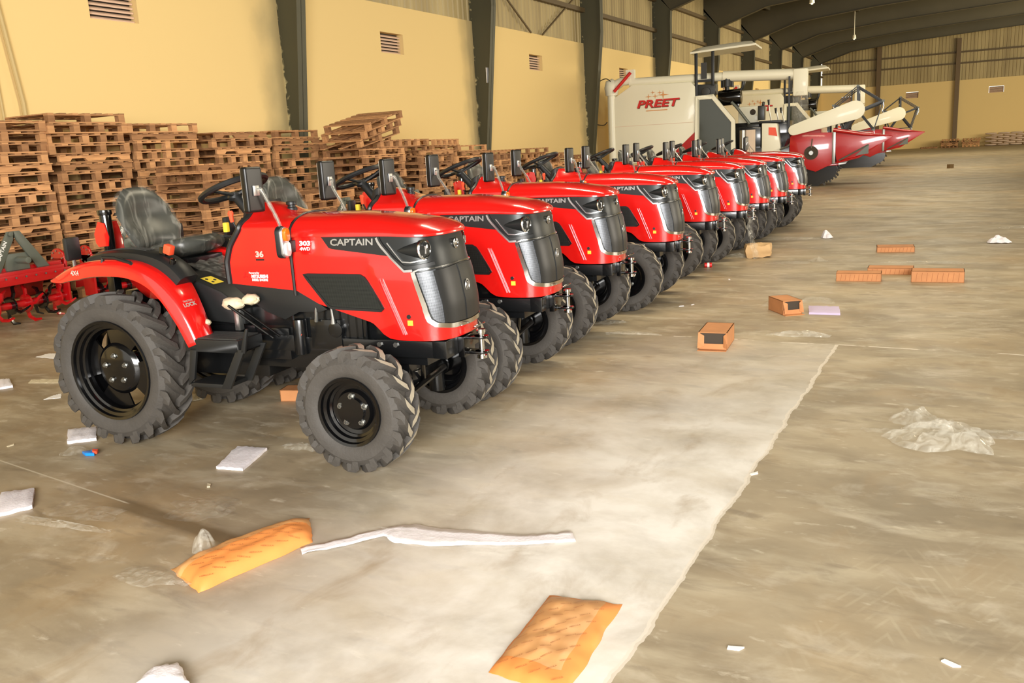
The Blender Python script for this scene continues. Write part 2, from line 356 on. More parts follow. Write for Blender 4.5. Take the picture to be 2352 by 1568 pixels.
def colweb():
    m = bpy.data.materials.new('column_web'); m.use_nodes = True; nt = m.node_tree; b = nt.nodes['Principled BSDF']; b.inputs['Roughness'].default_value = .5
    geo = nt.nodes.new('ShaderNodeNewGeometry'); sx = nt.nodes.new('ShaderNodeSeparateXYZ'); nt.links.new(geo.outputs['Position'], sx.inputs[0])
    n = nt.nodes.new('ShaderNodeTexNoise'); n.inputs['Scale'].default_value = 5; n.inputs['Detail'].default_value = 6; n.inputs['Distortion'].default_value = 1; nt.links.new(geo.outputs['Position'], n.inputs['Vector'])
    # plaster splashes next to the wall, low down
    a = nt.nodes.new('ShaderNodeMapRange'); a.inputs[1].default_value = -12.28; a.inputs[2].default_value = -12.5; a.inputs[3].default_value = -.3; a.inputs[4].default_value = .22; nt.links.new(sx.outputs[0], a.inputs[0])
    h = nt.nodes.new('ShaderNodeMapRange'); h.inputs[1].default_value = 5.4; h.inputs[2].default_value = 2; h.inputs[3].default_value = -.2; h.inputs[4].default_value = 0; nt.links.new(sx.outputs[2], h.inputs[0])
    s1 = nt.nodes.new('ShaderNodeMath'); s1.operation = 'ADD'; nt.links.new(a.outputs[0], s1.inputs[0]); nt.links.new(h.outputs[0], s1.inputs[1])
    s2 = nt.nodes.new('ShaderNodeMath'); s2.operation = 'ADD'; nt.links.new(s1.outputs[0], s2.inputs[0]); nt.links.new(n.outputs['Fac'], s2.inputs[1])
    c = nt.nodes.new('ShaderNodeMapRange'); c.inputs[1].default_value = .58; c.inputs[2].default_value = .74; nt.links.new(s2.outputs[0], c.inputs[0])
    mx = nt.nodes.new('ShaderNodeMix'); mx.data_type = 'RGBA'; mx.inputs[6].default_value = (*lin((74, 72, 54)), 1); mx.inputs[7].default_value = (*lin((190, 176, 130)), 1)
    nt.links.new(c.outputs[0], mx.inputs[0]); nt.links.new(mx.outputs[2], b.inputs['Base Color']); M['column_web'] = m
colweb()
def struct(name, mb, m, parent=None, **k):
    o = mb.build(name, m, parent, **k)
    if not parent: o['kind'] = 'structure'
    return o
struct('floor', MB().box((WX-.2, -12, -.2), (27.2, FY+.2, 0)), 'concrete', smooth=False)
# left wall with real openings for the louvred vents
VENTS = [10.2+7.686*k for k in range(0, 9)]
VH, VZ0, VZ1 = .46, 4.11, 4.57
def wall_strip(name, y0, y1, vents, x0, x1):
    mb = MB(); ys = [y0]
    for v in vents: ys += [v-VH, v+VH]
    ys.append(y1)
    mb.box((x0, y0, 0), (x1, y1, VZ0)); mb.box((x0, y0, VZ1), (x1, y1, HW))
    for i in range(0, len(ys), 2): mb.box((x0, ys[i], VZ0), (x1, ys[i+1], VZ1))
    return mb
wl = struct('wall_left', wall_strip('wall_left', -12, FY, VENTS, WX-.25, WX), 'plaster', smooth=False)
FV = [(-5.9, -4.95), (.1, 1.15), (6.2, 7.2), (-10.9, -10.1)]
mb = MB(); fz0, fz1 = 4.06, 4.56
mb.box((WX, FY, 0), (27, FY+.25, fz0)); mb.box((WX, FY, fz1), (27, FY+.25, HW))
xs = [WX]
for a, b_ in sorted(FV): xs += [a, b_]
xs.append(27)
for i in range(0, len(xs), 2): mb.box((xs[i], FY, fz0), (xs[i+1], FY+.25, fz1))
wf = struct('wall_far', mb, 'plaster', smooth=False)
struct('wall_right', MB().box((27, -12, 0), (27.25, FY, 9.5)), 'plaster', smooth=False)
# corrugated sheeting above the masonry
def corrug(y0, y1, z0, zf, x, ax='Y', pitch=.25):
    mb = MB(); n = int((y1-y0)/pitch); pr = []
    for i in range(n):
        b0 = y0+i*pitch; pr += [(b0, 0), (b0+pitch*.55, 0), (b0+pitch*.65, .035), (b0+pitch*.9, .035)]
    pr.append((y1, 0)); g = [[], []]
    for t, d in pr:
        for k, z in enumerate((z0, zf(t))):
            g[k].append((x+d-.1, t, z) if ax == 'Y' else (t, x-d+.1, z))
    return mb.grid(g)
struct('trim_1', corrug(-12, FY, HW-.02, lambda t: 8.75, WX), 'sheeting', smooth=False)
struct('trim_2', corrug(WX, 27, HW-.02, lambda t: 8.62+.078*(t-WX), FY, 'X'), 'sheeting', smooth=False)
struct('ceiling', MB().prism([(WX-.3, 8.6), (27.3, 8.6+.078*39.6), (27.3, 8.75+.078*39.6), (WX-.3, 8.75)], -12, FY+.3), 'roof', smooth=False)
for k, y in enumerate(COLS):     # portal frames: tapered pillar + rafter
    mb = MB(); dp = lambda z: .10+.105*z
    if k: z0 = 0
    inner = [(z, WX+.02+min(dp(z), .68)) for z in (0, 2, 4, 5.5, 6.6)]
    poly = [(WX-.24, 0)]+[(x, z) for z, x in inner]+[(WX+.72, 7.0), (WX-.24, 8.2)]
    mb.prism(poly, y-.012, y+.012, mi=0)
    for (za, xa), (zb, xb) in zip(inner, inner[1:]+[(7.0, WX+.72)]):
        mb.prism([(xa-.016, za), (xa, za), (xb, zb), (xb-.016, zb)], y-.13, y+.13, mi=1)
    struct('pillar', mb, ['column_web', 'column_green'], smooth=False)
    rb = MB(); bot = [(WX+.72, 7.0), (WX+3, 7.72), (WX+7, 8.08), (27, 9.72)]
    top = [(27, 8.6+.078*39.5), (WX-.2, 8.6)]
    rb.prism([(WX-.2, 8.0), (WX+.72, 7.0)]+bot[1:]+top, y-.012, y+.012)
    for a, b_ in zip(bot, bot[1:]): rb.prism([a, b_, (b_[0], b_[1]+.02), (a[0], a[1]+.02)], y-.12, y+.12)
    struct('rafter', rb, 'rafter', smooth=False)
for z in (6.28, 7.5):
    struct('girt', MB().box((WX-.05, -12, z-.07), (WX+.10, FY, z+.07)), 'girt', smooth=False)
for z in (6.5, 7.35): struct('girt', MB().box((WX, FY-.10, z-.06), (27, FY+.05, z+.06)), 'girt', smooth=False)
for j in range(10):
    x = WX+1.5+j*3.8; z = 8.6+.078*(x-WX); struct('purlin', MB().box((x-.05, -12, z-.2), (x+.05, FY, z)), 'roof', smooth=False)
for x in (-8.0, -2.15, 3.7, 9.5):
    t = MB().box((x-.16, FY-.10, 0), (x+.16, FY-.06, 8.4)); t.box((x-.02, FY-.3, 0), (x+.02, FY-.06, 8.4)); t.box((x-.16, FY-.34, 0), (x+.16, FY-.3, 8.4))
    struct('post', t, 'post_brown', smooth=False)
# diagonal wind braces on the sheeting of the third bay
for y0, y1 in ((22.6, 25.2), (28.6, 26.0)):
    struct('brace', MB().cyl((WX+.06, y0, 6.6), (WX+.06, y1, 5.2), .03, 8), 'girt')
def vent(loc, ax):
    r = empty('wall_vent', loc, 0 if ax == 'Y' else -pi/2); hw_ = VH if ax == 'Y' else .5
    f = MB(); f.box((-.2, -hw_, 0), (-.18, hw_, .46)); f.build('backing', 'carton_dark', r, smooth=False)
    for i in range(6):
        s = MB().box((-.15, -hw_+.01, .02+i*.072), (-.09, hw_-.01, .034+i*.072+.016), rot=(0, .5, 0)); s.build('slat', 'louvre', r, smooth=False)
    tag(r, None, None, 'louvred vents'); r['kind'] = 'structure'; return r
for i, v in enumerate(VENTS): vent((WX, v, VZ0), 'Y')
for i, (a, b_) in enumerate(FV): vent(((a+b_)/2, FY, fz0), 'X')
c_ = MB(); c_.cyl((WX+.05, 8.35, 0), (WX+.05, 8.35, 2.8), .035, 8); c_.cyl((WX+.05, 8.35, 2.8), (WX+.05, 8.1, 5.2), .035, 8)
struct('conduit', c_, 'conduit'); struct('conduit', MB().cyl((WX+.04, 8.05, 0), (WX+.04, 8.0, 5.2), .02, 8), 'conduit')
struct('conduit', MB().cyl((WX+.04, 30.2, 0), (WX+.04, 30.2, 5.2), .03, 8), 'conduit')
nb = MB().box((WX+.62, 21.59, 3.55), (WX+.635, 21.72, 3.95)); n_ = nb.build('notice', 'white_print'); n_.location = (-.2, 0, 0)
tag(n_, 'small white paper notice stuck on the second pillar', 'notice')

# ------------------------------------------------------------------ tractor
PL = catmull([(.455, 0, 0), (.451, -.08, 0), (.438, -.155, 0), (.411, -.212, 0), (.368, -.249, 0), (.31, -.267, 0), (.2, -.274, 0), (0, -.275, 0), (-.25, -.275, 0), (-.545, -.272, 0)], 8)
AL = [0]
for a, b_ in zip(PL, PL[1:]): AL.append(AL[-1]+(b_-a).length)
def plan(s):
    t = abs(s)
    if t >= AL[-1]:
        p = PL[-1]; d = (PL[-1]-PL[-2]).normalized(); p = p+d*(t-AL[-1])
    else:
        i = max(j for j in range(len(AL)-1) if AL[j] <= t); f = (t-AL[i])/(AL[i+1]-AL[i]); p = PL[i].lerp(PL[i+1], f); d = (PL[i+1]-PL[i]).normalized()
    n = Vector((-d.y, d.x, 0)); n = n if n.y <= 0.0001 and n.x >= -.3 else -n
    if s < 0: p = Vector((p.x, -p.y, 0)); n = Vector((n.x, -n.y, 0))
    return p, n
def SX(x, sgn=1):
    for i in range(len(PL)-1, 0, -1):
        if PL[i-1].x >= x >= PL[i].x: return sgn*lerp(AL[i-1], AL[i], (PL[i-1].x-x)/(PL[i-1].x-PL[i].x+1e-9))
    return sgn*AL[-1]
def SF(s, z, off=0.):
    p, n = plan(s); k = sm(.1, .36, p.x); lean = -.17*max(0, z-.9)*k
    x_cr = lerp(.13, -.02, (z-.70)/.4)        # crease running down to the bumper
    bul = .010*sm(x_cr-.02, x_cr+.02, p.x)*sm(1.16, 1.06, z)
    tum = -.012*sm(1.2, 1.33, z)
    q = p+n*(off+bul+tum); return Vector((q.x+lean, q.y, z))
def resample(pl, n):
    L = [0]
    for a, b_ in zip(pl, pl[1:]): L.append(L[-1]+sqrt((a[0]-b_[0])**2+(a[1]-b_[1])**2))
    out = []
    for k in range(n+1):
        t = L[-1]*k/n; i = 0
        while i < len(L)-2 and L[i+1] < t: i += 1
        f = (t-L[i])/(L[i+1]-L[i]) if L[i+1] > L[i] else 0
        out.append((lerp(pl[i][0], pl[i+1][0], f), lerp(pl[i][1], pl[i+1][1], f)))
    return out
def patch(mb, upper, lower, off, n=24, m=4, depth=.008, sgn=1, mi=0):
    U = resample(upper, n); L = resample(lower, n); g = []; flat = []
    for j in range(m+1):
        g.append([SF(sgn*lerp(u[0], l[0], j/m), lerp(u[1], l[1], j/m), off) for u, l in zip(U, L)])
    mb.grid(g, mi)
    rim = [(u[0], u[1]) for u in U]+[(lerp(U[-1][0], L[-1][0], j/m), lerp(U[-1][1], L[-1][1], j/m)) for j in range(1, m)]+[l for l in L[::-1]]+[(lerp(L[0][0], U[0][0], j/m), lerp(L[0][1], U[0][1], j/m)) for j in range(1, m)]
    a = [SF(sgn*s, z, off) for s, z in rim]; b_ = [SF(sgn*s, z, off-depth) for s, z in rim]
    mb.grid([a+[a[0]], b_+[b_[0]]], mi); return mb
def frame_loop(mb, pts, wd, off, sgn=1, mi=0, dens=.03, depth=.012, close=True):
    # raised band following a closed outline in (s,z)
    P = list(pts)+([pts[0]] if close else []); n = max(8, int(sum(sqrt((a[0]-b[0])**2+(a[1]-b[1])**2) for a, b in zip(P, P[1:]))/dens)); R = resample(P, n); R = R[:-1] if close else R
    cx = sum(p[0] for p in pts)/len(pts); cz = sum(p[1] for p in pts)/len(pts); rings = []
    N = len(R)
    for i, (s, z) in enumerate(R):
        a = R[(i-1) % N if close else max(i-1, 0)]; b_ = R[(i+1) % N if close else min(i+1, N-1)]; dx, dz = b_[0]-a[0], b_[1]-a[1]; l = sqrt(dx*dx+dz*dz) or 1; nx, nz = -dz/l, dx/l
        h = wd/2
        rings.append([SF(sgn*(s+nx*h), z+nz*h, off-depth), SF(sgn*(s+nx*h*.8), z+nz*h*.8, off), SF(sgn*(s-nx*h*.8), z-nz*h*.8, off), SF(sgn*(s-nx*h), z-nz*h, off-depth)])
    if close: rings.append(rings[0])
    mb.grid(rings, mi); return mb
def surf_text(name, body, s0, z0, size, off, mat_, parent, sgn=1, bold=.0, wide=1., shear=0, tilt=0, space=1., depth=0):
    vs, fs = text_mesh(body, size, bold, shear, space); out = []
    for v in vs:
        # letters run from rear to front on the near side
        a = v.x*wide; z = z0+v.y+tilt*a; s = s0-a if sgn > 0 else s0-a
        out.append(SF(s if sgn > 0 else -(s0+a), z, off))
    return MB().add(out, fs).build(name, mat_, parent, smooth=False)
def ztop(s):
    p, n = plan(s); return lerp(1.318, 1.309, sm(0, .45, p.x))
def zbot(s):
    x = plan(s)[0].x; return interp(x, [(-.545, .985), (-.39, .905), (-.2, .85), (-.03, .80), (.01, .765), (.045, .728), (.09, .705), (.2, .70), (.46, .70)])
def rear_wheel(parent, x, y, sgn):      # sgn -1: outer face towards -Y
    return wheel(parent, 'rear_wheel', x, y, sgn, .5, .329, .23, 20, .32, .038)
def wheel(parent, name, x, y, sgn, R, rr, W, nl, sweep, lh, tan=False):
    root = parent
    h = W/2
    # rim, local origin at wheel centre
    mb = MB()
    pr = [(rr-.012, -h+.018), (rr, -h+.006), (rr-.004, -h-.004), (rr-.02, -h), (rr-.024, -h+.02), (rr-.042, -h+.026), (rr-.046, -h+.05), (rr-.06, -h+.056), (rr-.062, h-.056), (rr-.046, h-.05), (rr-.042, h-.026), (rr-.024, h-.02), (rr-.02, h), (rr, h-.002), (rr-.012, h-.02)]
    mb.lathe([(a, b*(-sgn)) for a, b in pr], 48)
    big = R > .45; dz = -h+(.085 if big else .06); r0 = rr-.055
    if big: dp = [(r0, dz+.02), (r0*.93, dz+.005), (r0*.62, dz-.002), (r0*.56, dz-.02), (r0*.50, dz-.028), (.0001, dz-.028)]
    else: dp = [(r0, dz+.005), (r0*.82, dz+.01), (r0*.72, dz-.012), (r0*.5, dz-.012), (r0*.44, dz-.002), (r0*.4, dz-.004), (.0001, dz-.004)]
    win = (lambda i, k: big and i == 1 and (k % 12) in (2, 3, 4, 5)) 
    mb.lathe([(a, b*(-sgn)) for a, b in dp], 48, skip=win)
    mb.lathe([(a, (b+.012)*(-sgn)) for a, b in dp], 48, skip=win)
    mb.cyl((0, (dz-.026)*(-sgn), 0), (0, (h)*(-sgn), 0), .075, 20)
    o = mb.build(name, 'gloss_black', root, sharp=.5); o.location = (x, y, R)
    # tyre
    t = MB(); Rc = R-lh
    pf = [(rr-.006, -h+.012), (rr+.012, -h-.002), (lerp(rr, Rc, .3), -h-.012), (lerp(rr, Rc, .6), -h-.010), (lerp(rr, Rc, .85), -h+.012), (Rc-.006, -h+.045), (Rc, 0), (Rc-.006, h-.045), (lerp(rr, Rc, .85), h-.012), (lerp(rr, Rc, .6), h+.010), (lerp(rr, Rc, .3), h+.012), (rr+.012, h+.002), (rr-.006, h-.012)]
    t.lathe(pf, 64)
    cw = 2*pi/nl
    for side in (-1, 1):
        for k in range(nl):
            a0 = (k+(.5 if side > 0 else 0))*cw; rings = []
            for u, yy, rad in ((0, -.012, R-.003), (.25, h*.30, R), (.55, h*.68, R-.001), (.82, h*.95, R-.008), (1.0, h+.002, R-.028), (1.04, h+.007, R-.060), (1.05, h+.004, R-.090)):
                ang = a0+sweep*(u**1.15); wd = lerp(.019, .028, u)*(1.0 if u <= 1 else .8)
                base = Rc-.02 if u < .9 else Rc-.05
                yb = yy*side; out = 0
                ring = []
                for da, rr_ in ((-wd*1.35/R, base), (-wd/R, rad), (wd/R, rad), (wd*1.35/R, base)):
                    y_ = yb if rr_ == rad else (yb if u < .9 else side*(h-.02))
                    ring.append((rr_*cos(ang+da), y_, rr_*sin(ang+da)))
                rings.append(ring)
            n0 = len(t.f); t.grid(rings)
            # ends
            t.add(rings[0], [(0, 1, 2, 3)]); t.add(rings[-1], [(0, 1, 2, 3)])
            if tan:
                for q in range(0, 2): t.m[n0+q*3+1] = 1
    ty = t.build('tyre', ['rubber', 'dusty_tread'], o, sharp=.45)
    if tan: tag(ty, 'black tyre with pale dusty lug tips')
    # nuts
    nr = .088 if big else .072; zf = (dz-(.028 if big else .004))
    if not big: zf = dz-.012; nr = .083
    nm = None
    for k in range(5):
        a = 2*pi*k/5+.35
        n = MB(); n.cyl((0, 0, 0), (0, .006*sgn, 0), .018, 14); n.cyl((0, .006*sgn, 0), (0, .018*sgn, 0), .0135, 6); n.cyl((0, .018*sgn, 0), (0, .028*sgn, 0), .008, 10, r1=.003)
        if nm is None: q = n.build('wheel_nut', 'steel', o); nm = q
        else:
            q = nm.copy(); C.objects.link(q); q.parent = o
        q.location = (nr*cos(a), zf*(-sgn), nr*sin(a))
    return o

def make_tractor():
    T = empty('tractor')
    # --- hood shell
    mb = MB(); NS = 110; g = []
    ss = [lerp(-AL[-1], AL[-1], i/NS) for i in range(NS+1)]
    for j in range(13): g.append([SF(s, lerp(ztop(s)+.004, zbot(s), (j/12)**1.0)) for s in ss])
    mb.grid(g); mb.grid([[SF(s, zbot(s), 0) for s in ss], [SF(s, zbot(s), -.012) for s in ss]])
    mb.build('hood_panel', 'red', T, sharp=.9)
    # --- hood lid
    def zc(x): return interp(x, [(-.55, 1.437), (-.15, 1.433), (0, 1.422), (.15, 1.404), (.3, 1.380), (.40, 1.356), (.47, 1.342)])
    mb = MB(); g = []
    def lidpt(s, t):
        p, n = plan(s); k = sm(.1, .36, p.x); e = p+n*(.004+.012*k); e.x += -.17*.39*k+.012*k
        cx = min(e.x, .22); P = Vector((lerp(e.x, cx, t), lerp(e.y, 0, t), 0)); ze = ztop(s)
        P.z = ze+(zc(P.x)-ze)*(1-(1-t)**2.5)**.55; return P
    g.append([lidpt(s, 0)-Vector((0, 0, .012)) for s in ss])
    for j in range(13): g.append([lidpt(s, (j/12)**1.5) for s in ss])
    mb.grid(g); mb.grid([[lidpt(s, 0)-Vector((0, 0, .012)) for s in ss], [lidpt(s, .08)*1-Vector((0, 0, lidpt(s, .08).z-lidpt(s, 0).z+.012)) for s in ss]])
    lid = mb.build('hood_lid', 'red', T, sharp=.9)
    for sg in (1, -1):
        # black stripe with lettering
        st = patch(MB(), [(SX(-.345), 1.316), (SX(.10), 1.306)], [(SX(-.285), 1.243), (SX(-.27), 1.236), (SX(.165), 1.186)], .004, 20, 3, .006, sg).build('hood_stripe', 'plastic_black', T)
        surf_text('lettering', 'CAPTAIN', SX(-.125), 1.272, .052, .006, 'satin_chrome', st, sg, .0012, 1.35)
        # side vent
        V = [(-.478, 1.083), (-.085, 1.080), (-.052, 1.062), (.058, .885), (.048, .872), (-.300, .883), (-.322, .893)]
        fr = frame_loop(MB(), [(SX(x), z) for x, z in V], .018, .008, sg).build('side_vent', 'plastic_black', T)
        patch(MB(), [(SX(-.47), 1.078), (SX(-.08), 1.075), (SX(-.055), 1.058)], [(SX(-.315), .893), (SX(-.30), .888), (SX(.048), .880)], .003, 16, 8, .004, sg).build('vent_mesh', 'vent_black', fr)
        # lettering on hood
        surf_text('lettering', '303', SX(-.452), 1.268, .036, .002, 'white_print', T, sg, .0016, 1.5)
        surf_text('lettering', '4WD', SX(-.452), 1.236, .026, .002, 'white_print', T, sg, .001, 1.25)
        # bumper hole, its shaded inside drawn as a black disc, and sticker
        hp = SF(sg*SX(.222), .842, .004); nn = plan(sg*SX(.222))[1]
        MB().cyl(hp-nn*.01, hp+nn*.002, .013, 16).build('bumper_hole', 'plastic_black', T)
        patch(MB(), [(SX(.212), .82), (SX(.245), .82)], [(SX(.212), .79), (SX(.245), .79)], .003, 4, 2, .002, sg).build('sticker', 'yellow', T)
        # raised crease lines
        for dx in (0, .02):
            frame_loop(MB(), [(SX(.045+dx), 1.06), (SX(.175+dx), .735)], .006, .014, sg, close=False, depth=.012, dens=.02).build('crease', 'red', T)
    # headlight housing wraps round the nose
    UP = [(SX(.052), 1.312), (SX(.25), 1.306), (.14, 1.304), (0, 1.304)]
    LO = [(SX(.062), 1.285), (SX(.16), 1.18), (SX(.245), 1.098), (SX(.30), 1.105), (.28, 1.115), (.14, 1.126), (0, 1.13)]
    up_ = UP+[(-a, z) for a, z in UP[::-1][1:]]; lo_ = LO+[(-a, z) for a, z in LO[::-1][1:]]
    hh = patch(MB(), up_, lo_, .010, 64, 8, .016).build('headlight_housing', 'dark_gunmetal', T, sharp=.5)
    for sg in (1, -1):
        frame_loop(MB(), [(SX(.055), 1.302), (SX(.075), 1.262), (SX(.155), 1.182), (SX(.245), 1.125), (SX(.31), 1.128), (.22, 1.145)], .024, .018, sg, close=False, depth=.016).build('trim', 'plastic_black', hh)
    for sg in (1, -1):
        tr = MB(); frame_loop(tr, [(SX(.048), 1.298), (SX(.066), 1.262), (SX(.148), 1.178), (SX(.24), 1.107), (SX(.30), 1.110)], .017, .021, sg, close=False, depth=.016)
        tr.build('bright_trim', 'satin_chrome', hh); frame_loop(MB(), [(SX(.12), 1.268), (SX(.23), 1.16), (SX(.30), 1.155), (.26, 1.17)], .008, .020, sg, close=False, depth=.014).build('trim_line', 'satin_chrome', hh)
    for sg in (1, -1):
        s1 = .262; P = SF(sg*s1, 1.225, .02); n = (plan(sg*s1)[1]*.6+Vector((1, 0, 0))*.7).normalized()
        cone = MB(); rings = []; tip = SF(sg*SX(.20), 1.222, .006); ax = (P-tip)
        u = Vector((0, 0, 1)); v = n.cross(u).normalized(); v = n.cross(u).normalized()
        for t in (0, .25, .5, .75, 1.0): 
            c = tip+ax*t; rr = .006+.048*t**.8
            rings.append([c+(u*cos(a)*rr*1.0+v*sin(a)*rr*.9) for a in [2*pi*k/20 for k in range(20)]])
        cone.grid(rings, close=True); cone.build('lamp_pod', 'dark_gunmetal', hh)
        lamp = MB(); B = P
        rings = [[B+(u*cos(a)*r*1.05+v*sin(a)*r*.88)+n*d for a in [2*pi*k/24 for k in range(24)]] for r, d in ((.053, -.02), (.055, .006), (.046, .012), (.042, .004))]
        lamp.grid(rings, close=True); L = lamp.build('headlight', 'chrome', hh)
        ln = MB(); rings = [[B+(u*cos(a)*r*1.05+v*sin(a)*r*.88)+n*d for a in [2*pi*k/24 for k in range(24)]] for r, d in ((.044, .002), (.038, .010), (.02, .016), (.0002, .018))]
        ln.grid(rings, close=True); ln.build('headlight_lens', 'lamp_glass', hh); bl = MB(); bl.cyl(B+n*.014-u*.022, B+n*.014+u*.022, .006, 10); bl.build('lamp_bulb', 'satin_chrome', hh)
    P = SF(0, 1.235, .012); e = MB(); e.lathe([(.030, 0), (.032, .008), (.026, .010), (.024, .003)], 24, 'X', P); e.lathe([(.012, .0), (.014, .008), (.008, .01), (.0002, .01)], 16, 'X', P)
    for a in (0, 2.09, 4.19): e.box(P+Vector((.002, -.003, -.003))+Vector((0, cos(a+.5)*.018, sin(a+.5)*.018)), P+Vector((.01, .003, .003))+Vector((0, cos(a+.5)*.018, sin(a+.5)*.018)))
    e.build('nose_badge', 'chrome', hh)
    # grille
    G = [(.350, 1.100), (.318, .875), (.305, .825), (.27, .795), (.18, .778), (0, .772)]
    gl = G+[(-a, z) for a, z in G[::-1][1:]]
    GU = [(.350, 1.10), (.31, 1.114), (.15, 1.124), (0, 1.128)]; gu = GU+[(-a, z) for a, z in GU[::-1][1:]]
    gr = patch(MB(), gu, gl[0:1]+gl[1:], .006, 60, 10, .012).build('grille', 'dark_gunmetal', T)
    out = MB(); frame_loop(out, gl, .034, .016, close=False, depth=.014, dens=.02); frame_loop(out, gu, .010, .016, close=False, depth=.010, dens=.02)
    out.build('grille_frame', 'chrome', gr)
    for sg in (1, -1):
        patch(MB(), [(.330, 1.094), (.225, 1.108)], [(.297, .875), (.28, .828), (.255, .808), (.21, .800)], .0095, 16, 8, .004, sg).build('grille_mesh', 'grille_silver', gr)
    cu = [(.24, 1.104), (0, 1.122)]; cl = [(.225, .802), (0, .790)]
    pa = MB(); patch(pa, cu+[(-a, z) for a, z in cu[::-1][1:]], cl+[(-a, z) for a, z in cl[::-1][1:]], .016, 30, 8, .012); patch(pa, [(.055, 1.115), (-.055, 1.115)], [(.05, .795), (-.05, .795)], .021, 8, 8, .008)
    cp = pa.build('grille_panel', 'plastic_black', gr, sharp=.4)
    P = SF(0, .985, .022); e = MB(); e.tube([P+Vector((0, .026*cos(a), .034*sin(a))) for a in [2*pi*k/24 for k in range(24)]], .0035, 6, closed=True)
    e.tube([P+Vector((.001, .016*cos(a), .016*sin(a)+.004)) for a in [2*pi*k/12 for k in range(12)]], .003, 6, closed=True); e.box(P+Vector((-.002, -.004, -.05)), P+Vector((.003, .004, .02))); e.box(P+Vector((-.002, -.014, .0)), P+Vector((.003, .014, .006)))
    e.build('badge', 'satin_chrome', gr)
    # seam
    sg_ = MB(); pts = [(-.552, -.279, .955), (-.552, -.283, 1.2), (-.548, -.275, 1.31)]+[tuple(lidpt(AL[-1], t)+Vector((-.006, 0, .002))) for t in (0, .05, .12, .3, .6, 1)]
    pts = pts+[(x, -y, z) for x, y, z in pts[::-1][1:]]; sg_.tube(pts, .009, 6); sg_.build('hood_seam', 'plastic_black', T)
    # --- cowl
    mb = MB(); NV = 26
    def cowl(u, v):   # v -1..1 across whole section
        a = abs(v); sgn = -1 if v < 0 else 1
        if a > .45:
            f = (a-.45)/.55; z0 = 1.36; x_r = None; zb = lerp(1.025, .985, u)
            z = lerp(1.36, zb, f); y = .272-.012*(1-f)**2
        else:
            f = a/.45; y = .262*sin(f*pi/2)**1.0; z = None
        xr = interp(1.40 if z is None else z, [(1.0, -1.03), (1.16, -1.035), (1.26, -1.0), (1.36, -.925), (1.40, -.885)])
        if z is None: xr = lerp(-.90, -.925, f)
        x = lerp(xr, -.556, u)
        if z is None:
            edge = 1.36; crown = interp(x, [(-.92, 1.512), (-.84, 1.508), (-.76, 1.488), (-.69, 1.458), (-.62, 1.44), (-.55, 1.437)])
            base = 1.432; hump = (crown-base)*(1-sm(.06, .2, y)); z = edge+(base-edge)*(1-(y/.262)**3.2)**.6 + hump
        return Vector((x, sgn*y, z))
    g = [[cowl(i/14, lerp(-1, 1, j/44)) for j in range(45)] for i in range(15)]
    mb.grid(g); cw = mb.build('cowl', 'red', T, sharp=.9)
    edge = [cowl(0, lerp(-1, 1, j/44))+Vector((-.008, 0, 0)) for j in range(45)]
    MB().tube(edge, .020, 8).build('cowl_edge', 'plastic_black', T)
    d = MB(); rows = []
    for k, (f, dx) in enumerate(((1, 0), (.8, -.02), (.4, .02), (0, .05))):
        rows.append([Vector((p.x-.0+dx, p.y*f, lerp(1.25, p.z, f))) for p in edge])
    d.grid(rows); d.build('dashboard', 'dash_grey', T)
    d = MB(); d.prism([(-.90, 1.30), (-1.0, 1.34), (-.96, 1.50), (-.90, 1.525)], -.16, .16); d.build('instrument_panel', 'plastic_black', T, bevel=.02)
    for sg in (1, -1):
        y = .268*-sg
        surf = lambda s_, z_, size, name, txt, m_, b_=0., w_=1.: MB().add([(s_+v.x*w_*sg, -sg*(.2725-.012*(max(0, (z_+v.y-1.0))/.36)**2*.6+.002), z_+v.y) for v in text_mesh(txt, size, b_)[0]], text_mesh(txt, size, b_)[1]).build(name, m_, T, smooth=False)
        surf(-.79, 1.205, .048, 'badge_lettering', '36', 'badge_silver', .0022, 1.25)
        MB().box((-.82, -sg*.270, 1.168), (-.76, -sg*.2735, 1.178)).build('badge_bar', 'dark_gunmetal', T)
        surf(-.845, 1.092, .016, 'lettering', 'Powered by', 'white_print', .0004)
        surf(-.805, 1.070, .027, 'lettering', 'MITSUBISHI', 'white_print', .0012, .92)
        surf(-.805, 1.048, .020, 'lettering', 'DIESEL ENGINE', 'white_print', .0008, .88)
        t = MB()
        for a in (pi/2, pi/2+2*pi/3, pi/2-2*pi/3):
            c = Vector((-.915, 1.072)); q = [(0, 0), (cos(a+.52)*.014, sin(a+.52)*.014), (cos(a)*.024, sin(a)*.024), (cos(a-.52)*.014, sin(a-.52)*.014)]
            t.prism([(c.x+px_*sg, c.y+pz_) for px_, pz_ in q], -sg*.270, -sg*.2735)
        t.build('maker_emblem', 'deep_red', T, smooth=False)
        sk = [(-1.045, 1.03), (-.545, .982), (-.40, .905), (-.345, .87), (-.40, .85), (-.55, .85), (-.66, .80), (-.80, .85), (-.95, .95)]
        MB().prism(sk, -sg*.262, -sg*.246).build('side_skirt', 'plastic_black', T, bevel=.004)
    cp = MB(); cp.lathe([(.0002, .055), (.030, .055), (.033, .05), (.033, .035), (.024, .03), (.024, .02), (.032, .016), (.036, 0)], 20, 'Z', (-.70, -.02, 1.452)); cp.build('filler_cap', 'plastic_black', T)
    # steering
    SWC = Vector((-1.15, 0, 1.60)); tl = Matrix.Rotation(-radians(21), 3, 'Y')
    sw = MB(); sw.tube([SWC+tl @ Vector((.215*cos(a), .215*sin(a), 0)) for a in [2*pi*k/36 for k in range(36)]], .019, 8, closed=True)
